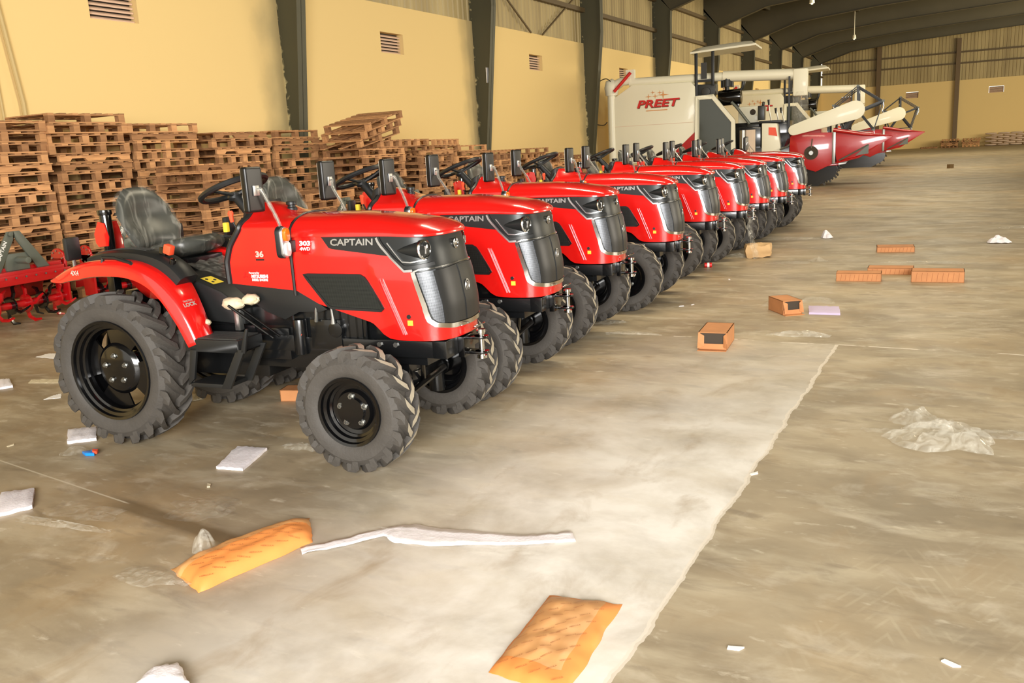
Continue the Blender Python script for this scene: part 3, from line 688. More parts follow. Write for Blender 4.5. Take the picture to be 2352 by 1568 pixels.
    for a in (0.4, 2.5, 4.7): sw.tube([SWC+tl @ Vector((.212*cos(a), .212*sin(a), 0)), SWC+tl @ Vector((.09*cos(a), .09*sin(a), -.03)), SWC+tl @ Vector((0, 0, -.045))], .012, 6)
    sw.lathe([(.0002, -.02), (.035, -.025), (.045, -.06), (.03, -.08)], 16, 'Z', SWC); sw.build('steering_wheel', 'plastic_black', T)
    MB().tube([(-.90, 0, 1.30), SWC+Vector((.02, 0, -.06))], [.05, .032], 12).build('steering_column', 'plastic_black', T)
    lv = MB(); lv.tube([(-1.0, -.16, 1.30), (-1.03, -.19, 1.40), (-1.035, -.20, 1.44)], .006, 6); kn = lv.build('shuttle_lever', 'plastic_black', T)
    MB().tube([(-1.03, -.195, 1.40), (-1.03, -.20, 1.435), (-1.03, -.20, 1.455), (-1.03, -.20, 1.47)], [.012, .014, .019, .012], 10).build('lever_knob', 'orange', kn)
    MB().box((-1.075, -.235, 1.34), (-1.045, -.205, 1.40)).build('warning_tag', 'yellow', T, bevel=.006)
    k_ = MB(); k_.tube([(-1.03, -.235, 1.30), (-1.045, -.24, 1.22), (-1.04, -.24, 1.17)], .003, 5); k_.tube([(-1.04+.012*cos(a), -.24, 1.235+.014*sin(a)) for a in [2*pi*j/10 for j in range(10)]], .003, 5, closed=True); k_.box((-1.055, -.243, 1.125), (-1.025, -.237, 1.165)); k_.build('key', 'steel', T)
    # --- body below
    b = MB(); b.box((-.95, -.20, .48), (-.15, .20, 1.0)); b.box((-.15, -.15, .52), (.25, .15, .95)); b.box((-.5, -.235, .62), (-.28, -.19, .80)); b.cyl((-.58, -.23, .58), (-.58, -.23, .80), .045, 14); b.box((-.9, -.24, .54), (-.66, -.19, .74)); b.cyl((-.05, -.2, .83), (-.05, .2, .83), .05, 14); b.cyl((-.32, -.24, .74), (-.32, -.18, .74), .05, 14); b.box((-.62, .19, .6), (-.3, .24, .8))
    for i in range(8): b.cyl((-.85+i*.11, -.205, .985-(i % 3)*.05), (-.85+i*.11, -.195, .985-(i % 3)*.05), .012, 6)
    for i in range(6): b.box((-.42+i*.055, -.20, .66), (-.395+i*.055, -.188, .92))
    b.build('engine_block', 'chassis_black', T, bevel=.006)
    b = MB(); b.box((-1.98, -.17, .40), (-.9, .17, .74)); b.cyl((-1.823, -.40, .5), (-1.823, .40, .5), .085, 20); b.cyl((-1.823, -.30, .5), (-1.823, -.16, .5), .14, 20); b.cyl((-1.823, .30, .5), (-1.823, .16, .5), .14, 20); b.box((-1.5, -.2, .74), (-1.0, .2, .84)); b.box((-2.06, -.14, .5), (-1.98, .14, .95))
    b.build('transmission', 'chassis_black', T, bevel=.012)
    b = MB()
    for sg in (1, -1): b.box((-.98, -.215*sg-.012, .585), (.40, -.215*sg+.012, .685)); b.box((-1.0, -.24*sg-.01, .60), (-.62, -.24*sg+.01, .70))
    b.box((.33, -.23, .585), (.42, .23, .69)); b.box((.02, -.2, .60), (.36, .2, .64)); b.build('chassis_rail', 'chassis_black', T, bevel=.005)
    for x in (.09, -.02): MB().cyl((x, -.24, .66), (x, -.225, .66), .016, 6).build('bolt', 'steel', T)
    f = MB(); f.box((.42, -.075, .56), (.46, .075, .685)); f.box((.46, -.045, .665), (.545, .045, .68)); f.box((.46, -.045, .575), (.545, .045, .59)); f.lathe([(.0002, .68), (.045, .68), (.045, .665), (.0002, .665)], 20, 'Z', (.54, 0, 0)); f.lathe([(.0002, .59), (.045, .59), (.045, .575), (.0002, .575)], 20, 'Z', (.54, 0, 0)); f.build('front_hitch', 'gloss_black', T, bevel=.003)
    f = MB(); f.cyl((.54, 0, .555), (.54, 0, .71), .0165, 16); f.cyl((.54, 0, .70), (.54, 0, .72), .028, 16); f.cyl((.54, 0, .545), (.54, 0, .562), .03, 16); f.tube([(.54+.032*cos(a)-.01, .050*sin(a), .745+.012*cos(a)) for a in [2*pi*k/20 for k in range(20)]], .0045, 6, closed=True); f.build('hitch_pin', 'chrome', T)
    # front axle
    a = MB(); a.box((-.06, -.40, .34), (.06, .40, .42)); a.box((-.09, -.1, .40), (.09, .1, .6)); a.cyl((0, 0, .35), (.0, 0, .45), .11, 18)
    for sg in (1, -1): a.cyl((0, -.42*sg, .20), (0, -.42*sg, .46), .055, 14); a.cyl((0, -.40*sg, .364), (0, -.50*sg, .364), .07, 14); a.box((-.14, -.44*sg-.02, .30), (-.03, -.44*sg+.02, .34))
    a.tube([(-.14, -.44, .32), (-.16, 0, .34), (-.14, .44, .32)], .013, 8); a.build('front_axle', 'chassis_black', T, bevel=.008)
    a = MB(); a.tube([(.10, -.38, .30), (.13, -.1, .36), (.13, .28, .40)], .022, 10); a.tube([(.22, -.16, .60), (.12, .02, .38)], .016, 8); a.build('steering_ram', 'gloss_black', T); MB().cyl((.12, .02, .52), (.12, .08, .54), .022, 12).build('ram_fitting', 'steel', T)
    MB().tube([(-.42, -.245, .93), (-.43, -.255, .86), (-.44, -.25, .79)], [.008, .011, .012], 10).build('hydraulic_hose', 'steel', T)
    MB().tube([(-.33, -.245, .90), (-.32, -.25, .82), (-.32, -.25, .78)], [.006, .009, .016], 10).build('hydraulic_fitting', 'steel', T)
    MB().tube([(-.62, -.24, .86), (-.60, -.26, .80), (-.57, -.25, .70)], .007, 6).build('hydraulic_hose', 'chassis_black', T)
    MB().cyl((-.56, -.245, .705), (-.56, -.262, .712), .012, 8).build('drain_plug', 'orange', T)
    # floor hump, foot boards, steps, pedals
    h = MB(); h.prism([(-1.62, .80), (-1.62, 1.08), (-1.42, 1.08), (-1.12, .97), (-.96, .86), (-.96, .76)], -.27, .27); h.build('tunnel_cover', 'plastic_black', T, bevel=.02)
    v = MB(); P = Vector((-1.27, -.17, 1.026)); ax = Vector((.30, 0, -.11)).normalized(); ay = Vector((0, 1, 0)); nn = ax.cross(ay)
    nn = nn if nn.z > 0 else -nn
    v.add([P+ax*sx_*.055+ay*sy*.05+nn*.003 for sx_, sy in ((-1, -1), (1, -1), (1, 1), (-1, 1))], [(0, 1, 2, 3)]); vs_ = v.build('warning_sticker', 'yellow', T, smooth=False)
    v = MB()
    for sx_, sy in ((-.6, -.5), (.1, .4), (.6, -.4)): v.cyl(P+ax*sx_*.04+ay*sy*.05+nn*.003, P+ax*sx_*.04+ay*sy*.05+nn*.005, .010, 12)
    v.build('sticker_symbol', 'plastic_black', vs_)
    for sg in (1, -1):
        s = MB(); y0, y1 = (-.55, -.32) if sg > 0 else (.32, .55)
        s.box((-1.21, y0, .645), (-.80, y1, .725)); s.prism([(-.80, .645), (-.74, .80), (-.72, .80), (-.76, .645)], y0, y0+.02)
        fb = s.build('footboard', 'plastic_black', T, bevel=.01)
        r_ = MB()
        for i in range(11): yy = y0+.02+i*(y1-y0-.04)/10; r_.box((-1.19, yy-.006, .725), (-.82, yy+.006, .731))
        r_.build('tread_mat', 'dash_grey', fb, smooth=False)
        s = MB(); yo = -.54*sg; yi = -.34*sg
        s.prism([(-1.17, .67), (-1.12, .67), (-1.17, .47), (-1.22, .43)], yo-.01, yo+.01); s.prism([(-.82, .67), (-.76, .67), (-.90, .42), (-.97, .42)], yo-.01, yo+.01); s.prism([(-.82, .67), (-.76, .67), (-.90, .42), (-.97, .42)], yi-.01, yi+.01)
        s.box((-1.21, min(yo, yi), .42), (-.93, max(yo, yi), .445)); s.build('step', 'plastic_black', fb, bevel=.004)
    for y in (-.30, -.36):
        p = MB(); p.tube([(-.70, y+.02, .70), (-.84, y, .80), (-1.0, y, .90)], .009, 8); pd = p.build('pedal_arm', 'gloss_black', T)
    p = MB()
    for c, s_ in (((-1.00, -.31, .905), (.08, .05, .042)), ((-.87, -.30, .93), (.055, .05, .036)), ((-1.17, -.40, .80), (.05, .035, .024))):
        g = []
        for i in range(9):
            t = pi*i/8; g.append([Vector(c)+Vector((s_[0]*cos(t), s_[1]*sin(t)*cos(q), s_[2]*sin(t)*sin(q)))*(1+.18*noise.noise(Vector((i*.9, q*1.3, c[0]*9)))) for q in [2*pi*k/12 for k in range(12)]])
        p.grid(g, close=True)
    tag(p.build('foam_wrap', 'foam', T), 'cream foam wrapped round the pedals')
    MB().box((-1.02, -.30, .73), (-.98, -.26, .86)).build('pedal_bracket', 'steel', T, bevel=.004)
    # --- fenders
    PTH = catmull([(-2.25, 0, 1.085), (-2.12, 0, 1.15), (-1.95, 0, 1.195), (-1.75, 0, 1.205), (-1.56, 0, 1.19), (-1.40, 0, 1.13), (-1.27, 0, 1.02), (-1.17, 0, .87), (-1.10, 0, .70)], 6)
    for sg in (1, -1):
        n = len(PTH); g = []
        for i, p in enumerate(PTH):
            d = (PTH[min(i+1, n-1)]-PTH[max(i-1, 0)]).normalized(); nr = Vector((-d.z, 0, d.x)); nr = nr if nr.z > 0 else -nr
            tp = interp(i/(n-1), [(0, .15), (.08, .7), (.2, 1), (.85, 1), (1, .8)])
            ring = []; yi = lerp(0, -.135, sm(.45, 1, i/(n-1)))
            for yy, dz in ((-.245+yi, -.26), (-.248+yi, -.03), (-.26+yi, -.008), (-.29+yi, 0), (-.50, 0), (-.535, -.008), (-.552, -.03), (-.556, -.095), (-.545, -.10)):
                dd = dz*(tp if yy < -.5 or dz > -.1 else sm(.15, .4, i/(n-1))*(1 if i/(n-1) < .8 else .9)+.12)
                ring.append(Vector((p.x+nr.x*dd, yy*sg, p.z+nr.z*dd)))
            g.append(ring)
        fd = MB().grid(g).build('fender', 'red', T, sharp=.8, solid=.004)
        # console on the fender
        n = len(PTH); g = []
        sub = PTH[10:36]
        for i, p in enumerate(sub):
            j = 10+i; d = (PTH[j+1]-PTH[j-1]).normalized(); nr = Vector((-d.z, 0, d.x)); nr = nr if nr.z > 0 else -nr
            t = i/(len(sub)-1); hgt = .035+.022*sin(pi*t) + .035*sm(.5, .9, t); wy = lerp(.0, .03, t); oy = -.045-.02*t
            g.append([Vector((p.x+nr.x*h_, (y_+oy)*sg, p.z+nr.z*h_)) for y_, h_ in ((-.24, -.05), (-.245, hgt*.8), (-.27, hgt), (-.375+wy*.3, hgt), (-.405+wy*.3, hgt*.7), (-.415+wy*.3, -.01))])
        cm = MB().grid(g); cm.add(g[0], [tuple(range(6))]); cm.add(g[-1], [tuple(range(6))]); co = cm.build('console', 'plastic_black', fd, sharp=.7)
        rv = MB()
        for k in range(3):
            rv.tube([Vector(g[i][3]).lerp(Vector(g[i][2]), .2+.3*k)+Vector((0, 0, .003)) for i in range(1, 15)], .0045, 5)
        rv.build('console_slot', 'dash_grey', fd)
        lv = MB(); lv.box((-1.45, -.39*sg-.02, 1.19), (-1.40, -.39*sg+.02, 1.27), rot=(0, .25, 0)); lv.tube([(-1.36, -.42*sg, 1.12), (-1.32, -.43*sg, 1.20)], .02, 8); lv.build('lever_base', 'gloss_black', fd, bevel=.006)
        MB().box((-1.41, -.39*sg-.022, 1.225), (-1.355, -.39*sg+.022, 1.285), rot=(0, .35, 0)).build('lever_knob', 'orange', fd, bevel=.008)
        MB().tube([(-1.80, -.53*sg, 1.185), (-1.79, -.53*sg, 1.225), (-1.69, -.53*sg, 1.222), (-1.57, -.53*sg, 1.19), (-1.54, -.53*sg, 1.155)], .012, 8).build('grab_handle', 'plastic_black', fd)
        ft = lambda name, txt, x, z, size, m_, b_: MB().add([(x+v_.x*sg+v_.y*-.0, -.5585*sg, z+v_.y) for v_ in text_mesh(txt, size, b_)[0]], text_mesh(txt, size, b_)[1]).build(name, m_, fd, smooth=False)
        ft('badge_lettering', '4X4', -2.02, 1.128, .040, 'badge_silver', .0016)
        pl_ = MB(); pl_.add([(-1.27, -.53*sg, .99), (-1.215, -.53*sg, .92), (-1.19, -.42*sg, .945), (-1.245, -.42*sg, 1.015)], [(0, 1, 2, 3)])
        # LOCK badge on the front slope of the fender
        j = 40; d = (PTH[j+1]-PTH[j-1]).normalized(); nr = Vector((-d.z, 0, d.x)); nr = nr if nr.x > 0 else -nr
        vv, ff = text_mesh('LOCK', .034, .0015); vv2, ff2 = text_mesh('TRACTION', .016, .0006); o_ = Vector(PTH[j])+Vector((0, -.475*sg, 0))+nr*.006
        mbb = MB(); mbb.add([o_+Vector((0, v_.x*sg*1.15, 0))-d*v_.y for v_ in vv], ff); mbb.add([o_+Vector((0, v_.x*sg, 0))-d*(v_.y+.026) for v_ in vv2], ff2); mbb.build('badge_lettering', 'badge_silver', fd, smooth=False)
        # rear lamp, folded hoop stub
        MB().box((-2.13, -.47*sg-.055, 1.20), (-2.09, -.47*sg+.055, 1.35)).build('rear_lamp', 'plastic_black', T, bevel=.018)
        MB().cyl((-2.11, -.47*sg, 1.08), (-2.11, -.47*sg, 1.22), .012, 8).build('lamp_stalk', 'steel', T)
        rp = MB(); rp.box((-2.06, -.245*sg-.03, .74), (-2.0, -.245*sg+.03, 1.22)); rp.cyl((-2.02, -.25*sg, 1.20), (-2.02, -.25*sg, 1.50), .038, 14); rp.cyl((-2.02, -.25*sg, 1.47), (-2.02, -.25*sg, 1.505), .046, 14); rp.build('hoop_post', 'gloss_black', T, bevel=.004)
        rpp = MB(); hx = [(-2.08, 1.29), (-2.06, 1.265), (-1.98, 1.27), (-1.965, 1.33), (-1.99, 1.42), (-2.04, 1.43), (-2.085, 1.35)]; rpp.prism(hx, -.30*sg, -.292*sg); tag(rpp.build('hoop_plate', 'red', T), 'red hexagonal plate')
    # rear: linkage, red drawbar frame
    r_ = MB(); r_.box((-2.30, -.25, .40), (-1.95, -.21, .44)); r_.box((-2.30, .21, .40), (-1.95, .25, .44)); r_.tube([(-2.0, 0, .92), (-2.14, -.2, .90), (-2.22, -.23, .46)], .016, 8); r_.tube([(-2.0, 0, .92), (-2.14, .2, .90), (-2.22, .23, .46)], .016, 8); r_.build('lift_linkage', 'gloss_black', T)
    MB().prism([(-2.10, 1.10), (-2.15, 1.10), (-2.18, 1.40), (-2.14, 1.42), (-2.11, 1.30)], -.16, -.04).build('rear_bracket', 'red', T, bevel=.01)
    # --- seat
    g = []; NU, NVV = 16, 18
    def seat_pt(u, v, th):
        # u -1..1 across, v 0..1 up
        wdt = .245*(lerp(.80, 1, sm(0, .35, v)))*(1 if v < .6 else (1-((v-.6)/.4)**3*.13)); y = u*wdt; z = 1.225+.41*v-(.13*abs(u)**3.2)*sm(.3, 1, v)
        x = -1.885-.12*v+.055*abs(u)**2+.015*sin(v*9)*(1-abs(u)**2)-.0
        return Vector((x+th*sqrt(max(0, 1-abs(u)**6))*sqrt(max(0, 1-abs(2*v-1)**6)), y, z))
    def shell(front, back, inflate=0, seed=0):
        mb = MB()
        for th in (front, -back):
            g = []
            for i in range(NVV+1):
                row = []
                for j in range(NU+1):
                    p = seat_pt(lerp(-1, 1, j/NU), i/NVV, th)
                    if inflate:
                        c = Vector((-1.95, 0, 1.42)); dd = (p-c).normalized(); p = p+dd*inflate*(.8+1.1*noise.noise(p*9+Vector((seed, 0, 0))))+Vector((0, .0, 0))
                    row.append(p)
                g.append(row)
            mb.grid(g)
        return mb
    sb = shell(.035, .035).build('backrest', 'seat_vinyl', T, sharp=.9)
    cs = MB()
    def cush(inf=0., seed=0.):
        mb = MB(); g = []
        for i in range(13):
            row = []
            for j in range(25):
                t = 2*pi*j/24; u = i/12; sx_ = lerp(-.25, .25, u); rr = (1-abs(2*u-1)**5)**.4 if 0 < u < 1 else .02
                y = cos(t)*abs(cos(t))**-.35*.215*rr if abs(cos(t)) > 1e-4 else 0; z = sin(t)*abs(sin(t))**-.3*.06*rr if abs(sin(t)) > 1e-4 else 0
                p = Vector((sx_, y, z+.02*(sin(t) > 0)*abs(y/.22)**2))
                if inf: p = p*(1+inf*3)+p.normalized()*inf*(.6+1.3*noise.noise(p*11+Vector((seed, 3, 0))))
                q = Matrix.Rotation(-radians(14), 3, 'Y') @ p; row.append(q+Vector((-1.65, 0, 1.205)))
            g.append(row)
        return mb.grid(g)
    cush().build('seat_cushion', 'seat_vinyl', T, sharp=1.2)
    tag(shell(.05, .05, .018, 3).build('seat_cover', 'seat_film', T, sharp=1.5), 'clear plastic wrapping over the backrest')
    tag(cush(.016, 5).build('cushion_cover', 'seat_film', T, sharp=1.5), 'clear plastic wrapping over the seat cushion')
    b = MB(); b.box((-1.80, -.17, 1.08), (-1.45, .17, 1.17)); b.box((-1.88, -.15, 1.0), (-1.60, .15, 1.09)); b.build('seat_base', 'chassis_black', T, bevel=.01)
    # loose film on the tunnel
    g = []
    for i in range(10):
        g.append([Vector((-1.50+i*.05, -.19+j*.045, 1.155-i*.016+.03*noise.noise(Vector((i*.8, j*.9, 2))))) for j in range(9)])
    MB().grid(g).build('loose_film', 'film', T, sharp=2)
    # --- side lamps and mirrors
    for sg in (1, -1):
        y = -.385*sg; L = MB(); L.box((-.60, -.29*sg-.03, 1.22), (-.52, -.29*sg+.03, 1.29)); L.build('lamp_bracket', 'plastic_black', T, bevel=.005)
        def caps(x0, x1, w_, z0, z1, m_, nm, par):
            mb = MB(); pts = []
            for k in range(24):
                a = 2*pi*k/24; pts.append((w_*cos(a), (z1-w_ if sin(a) > 0 else z0+w_)+w_*sin(a)))
            mb.add([(x0, y+p[0], p[1]) for p in pts]+[(x1, y+p[0]*.85, p[1]) for p in pts], [tuple(range(24)), tuple(range(24, 48))]+[(k, (k+1) % 24, 24+(k+1) % 24, 24+k) for k in range(24)])
            return mb.build(nm, m_, par, bevel=.002)
        hs = caps(-.545, -.515, .040, 1.195, 1.385, 'plastic_black', 'side_lamp', T)
        caps(-.515, -.500, .036, 1.20, 1.38, 'satin_chrome', 'lamp_bezel', hs)
        caps(-.500, -.482, .027, 1.295, 1.373, 'amber', 'indicator_lens', hs); caps(-.500, -.482, .027, 1.208, 1.292, 'clear_lens', 'marker_lens', hs)
        mx, my, mz = (-.64, -.45, 1.602) if sg > 0 else (-.735, .45, 1.612)
        hd = MB(); hd.box((mx-.026, my-.064, mz-.13), (mx+.022, my+.064, mz+.13), rot=(0, 0, -.18)); m_ = hd.build('mirror', 'mirror_shell', T, bevel=.017, seg=4)
        MB().box((mx-.030, my-.05, mz-.115), (mx-.026, my+.05, mz+.115), rot=(0, 0, -.18)).build('mirror_glass', 'clear_lens', m_)
        MB().box((mx+.02, my-.028, mz-.035), (mx+.028, my+.022, mz+.025)).build('mirror_clamp', 'satin_chrome', m_, bevel=.003)
        arm = [(mx+.025, my, mz), (mx+.045, my+.01*sg, mz+.0), (mx+.06, my+.03*sg, mz-.05), (-.56, -.36*sg, 1.42), (-.545, -.33*sg, 1.30)]
        MB().tube(catmull(arm, 4), .005, 6).build('mirror_arm', 'steel', m_)
        sl = catmull(arm, 6); MB().tube(sl, [.012+.003*noise.noise(p*60) for p in sl], 8).build('arm_sleeve', 'film', m_)
    # wheels
    wheel(T, 'front_wheel', 0, -.561, -1, .364, .204, .189, 16, .42, .032, True); wheel(T, 'front_wheel', 0, .561, 1, .364, .204, .189, 16, .42, .032, True)
    rear_wheel(T, -1.823, -.470, -1); rear_wheel(T, -1.823, .470, 1)
    return T
T0 = make_tractor()
TR = [(-3.116, 4.312), (-3.203, 5.754), (-3.344, 7.498), (-3.312, 9.204), (-3.508, 11.441), (-3.482, 13.002), (-3.472, 14.44), (-3.468, 15.89), (-3.492, 17.93)]
TL = ['red compact tractor with black tyres, nearest to the camera at the head of the row', 'second red compact tractor from the camera, right behind the nearest one', 'third red compact tractor from the camera in the long row', 'fourth red compact tractor from the camera in the long row',
      'fifth red compact tractor, in the middle of the long row', 'sixth red compact tractor from the camera, beside the crushed film by the tyres', 'seventh red compact tractor from the camera, third from the far end', 'eighth red compact tractor from the camera, last but one of the row', 'ninth red compact tractor, farthest of the row, in front of the red header']
for i, (x, y) in enumerate(TR):
    t = T0 if i == 0 else copy_tree(T0)
    t.location = (x, y, 0); t.rotation_euler = (0, 0, .1006+(0 if i == 0 else random.uniform(-.008, .008)))
    tag(t, TL[i], 'tractor', 'red tractors in a row')

# ------------------------------------------------------------------ pallets
def pallet_parts(kind, L, merged=False, W_=1.0):
    r = empty('pallet'); parts = []
    hB, hK = .018, .087; nb = {'euro': 3, 'five': 5, 'notch': 3, 'four': 4}[kind]; H = hB*2+hK+.022
    ys = [-L/2+.05+(L-.1)*k/(nb-1) for k in range(nb)]; xs_ = [-W_/2+.05, W_/2-.05]
    if kind == 'notch':
        for x in xs_:
            m_ = MB(); z0, z1 = .022, .1
            m_.prism([(-L/2, z0), (-L*.36, z0), (-L*.33, z0+.04), (-L*.15, z0+.04), (-L*.12, z0), (L*.12, z0), (L*.15, z0+.04), (L*.33, z0+.04), (L*.36, z0), (L/2, z0), (L/2, z1), (-L/2, z1)], x-.022, x+.022, axis='X'); parts.append(('stringer', m_))
    else:
        for x in xs_:
            for y in ys: parts.append(('block', MB().box((x-.045, y-.05, .018), (x+.045, y+.05, .106))))
            parts.append(('stringer', MB().box((x-.048, -L/2, .106), (x+.048, L/2, .12))))
    for x in ((-W_/2+.05), 0, (W_/2-.05)): parts.append(('bottom_board', MB().box((x-.05, -L/2, 0), (x+.05, L/2, .018))))
    zt = .12 if kind != 'notch' else .1
    for k in range(7): y = -L/2+.045+(L-.09)*k/6; parts.append(('deck_board', MB().box((-W_/2, y-.045, zt), (W_/2, y+.045, zt+.018))))
    if merged:
        m_ = MB()
        for _, q in parts: m_.add(q.v, q.f)
        bpy.data.objects.remove(r); return m_.build('pallet', 'wood', smooth=False)
    for nme, q in parts: q.build(nme, 'wood', r, smooth=False)
    return r
PAL = {}
def pallet(kind, merged=False):
    L = {'euro': 1.2, 'five': 1.2, 'notch': 1.2, 'four': 1.3}[kind]
    key = (kind, merged)
    if key not in PAL: PAL[key] = pallet_parts(kind, L, merged); return PAL[key]
    return copy_tree(PAL[key])
ORD = ['top', 'second', 'third', 'fourth', 'fifth', 'sixth', 'seventh', 'eighth', 'ninth', 'tenth', 'eleventh', 'twelfth', 'thirteenth', 'fourteenth', 'fifteenth', 'sixteenth', 'seventeenth', 'eighteenth', 'nineteenth']
def stack(x, y, n, where, merged=False, jit=.045, kinds=('five', 'euro', 'notch', 'four'), drift=0., rz0=0, tilt_top=0, z0=0, pitch=.1405):
    rnd = random.Random(int(y*100)+n); z = z0; hs = []
    for k in range(n):
        kd = rnd.choice(kinds); p = pallet(kd, merged)
        h = .138 if kd != 'notch' else .120
        flip = rnd.random() < .35
        p.location = (x+rnd.uniform(-jit, jit), y+drift*k+rnd.uniform(-jit, jit)*1.0, z); p.rotation_euler = (0, 0, rz0+rnd.uniform(-.09, .09)+(pi if flip else 0))
        if tilt_top and k >= n-2: p.rotation_euler = (tilt_top, 0, rz0); p.location.z += .6*abs(sin(tilt_top))-.02
        z += h+.002
        q = n-1-k
        lab = ('topmost' if q == 0 else ORD[min(q, 18)]+' from the top')+' wooden pallet in the '+where
        tag(p, lab, 'pallet', 'pallets in the '+where)
    return z
stack(-11.72, 7.17, 18, 'stack at the left edge against the wall')
stack(-11.72, 8.47, 19, 'tall stack left under the wall vent')
stack(-11.72, 9.80, 18, 'tall stack behind the nearest seat')
stack(-11.72, 11.42, 17, 'tall stack right of the nearest seat', jit=.05)
stack(-11.72, 12.8, 17, 'tall stack just left of the first pillar')
stack(-10.55, 9.95, 13, 'front stack seen behind the nearest mirror', jit=.05)
stack(-11.68, 15.0, 16, 'messy stack right of the first pillar', jit=.06)
stack(-11.68, 16.42, 15, 'stack behind the second tractor mirror', jit=.06)
stack(-11.68, 17.85, 15, 'stack below the second wall vent', True, jit=.06)
for i, (y, n, wh) in enumerate([(19.3, 14, 'low stack right of the second wall vent'), (20.7, 13, 'low stack left of the second pillar'), (22.75, 13, 'low stack right of the second pillar'), (24.2, 12, 'low stack behind the fourth tractor'), (25.6, 11, 'low stack left of the third pillar')]):
    stack(-11.68, y, n, wh, True, jit=.06)
stack(-10.5, 12.15, 9, 'front stack beside the second tractor mirror', jit=.06)
zt_ = stack(-10.45, 13.65, 14, 'heap right of the first pillar', jit=.06)
p = pallet('five'); p.location = (-10.45, 14.30, zt_+.002); tag(p, 'flat pallet propping up the tilted ones on the heap right of the first pillar', 'pallet', 'tilted pallets on the heap')
for k in range(3):
    p = pallet(('euro', 'five', 'euro')[k]); p.location = (-10.45+.04*k, 13.66+.03*k, zt_+.135+.145*k); p.rotation_euler = (.205, 0, .05*k-.05); tag(p, ('lowest', 'middle', 'topmost')[k]+' of the three tilted pallets crowning the heap right of the first pillar', 'pallet', 'tilted pallets on the heap')
stack(-10.45, 15.55, 14, 'front stack left of the third tractor mirrors', jit=.06)
stack(-10.45, 16.95, 12, 'front stack right behind the third tractor mirrors', True, jit=.06)
stack(-10.45, 18.35, 12, 'front stack behind the third tractor seat', True, jit=.06)
for i, (px, py, n, w_) in enumerate([(2118+16, 342, 1, 'single layer at the far wall'), (2172, 340, 5, 'small stack left of the far post'), (2210, 337, 5, 'small stack right of the far post')]):
    P = at(px, py); 
    stack(-3.9+i*1.5, 79.2, n, w_, True, jit=.05, rz0=pi/2)
# sacks at the far wall
sm_ = MB(); g = []
for i in range(9):
    t = pi*i/8; g.append([Vector((.42*cos(t)*(1), .27*sin(t)**.6*cos(q), .07+.07*sin(t)**.5*sin(q))) for q in [2*pi*k/12 for k in range(12)]])
sack0 = sm_.grid(g, close=True).build('sack', 'sack'); n_s = 0
for c in range(6):
    for l in range(7):
        s = sack0 if n_s == 0 else sack0.copy()
        if n_s: C.objects.link(s)
        n_s += 1; s.location = (.45+c*.87+.42*(l % 2), 79.6, l*.143); s.rotation_euler = (0, 0, random.uniform(-.06, .06))
        tag(s, 'white sack in the far pile, '+['lowest', 'second', 'third', 'fourth', 'fifth', 'sixth', 'top'][l]+' layer, '+['first', 'second', 'third', 'fourth', 'fifth', 'sixth'][c]+' column from the left', 'sack', 'sacks piled at the far wall')

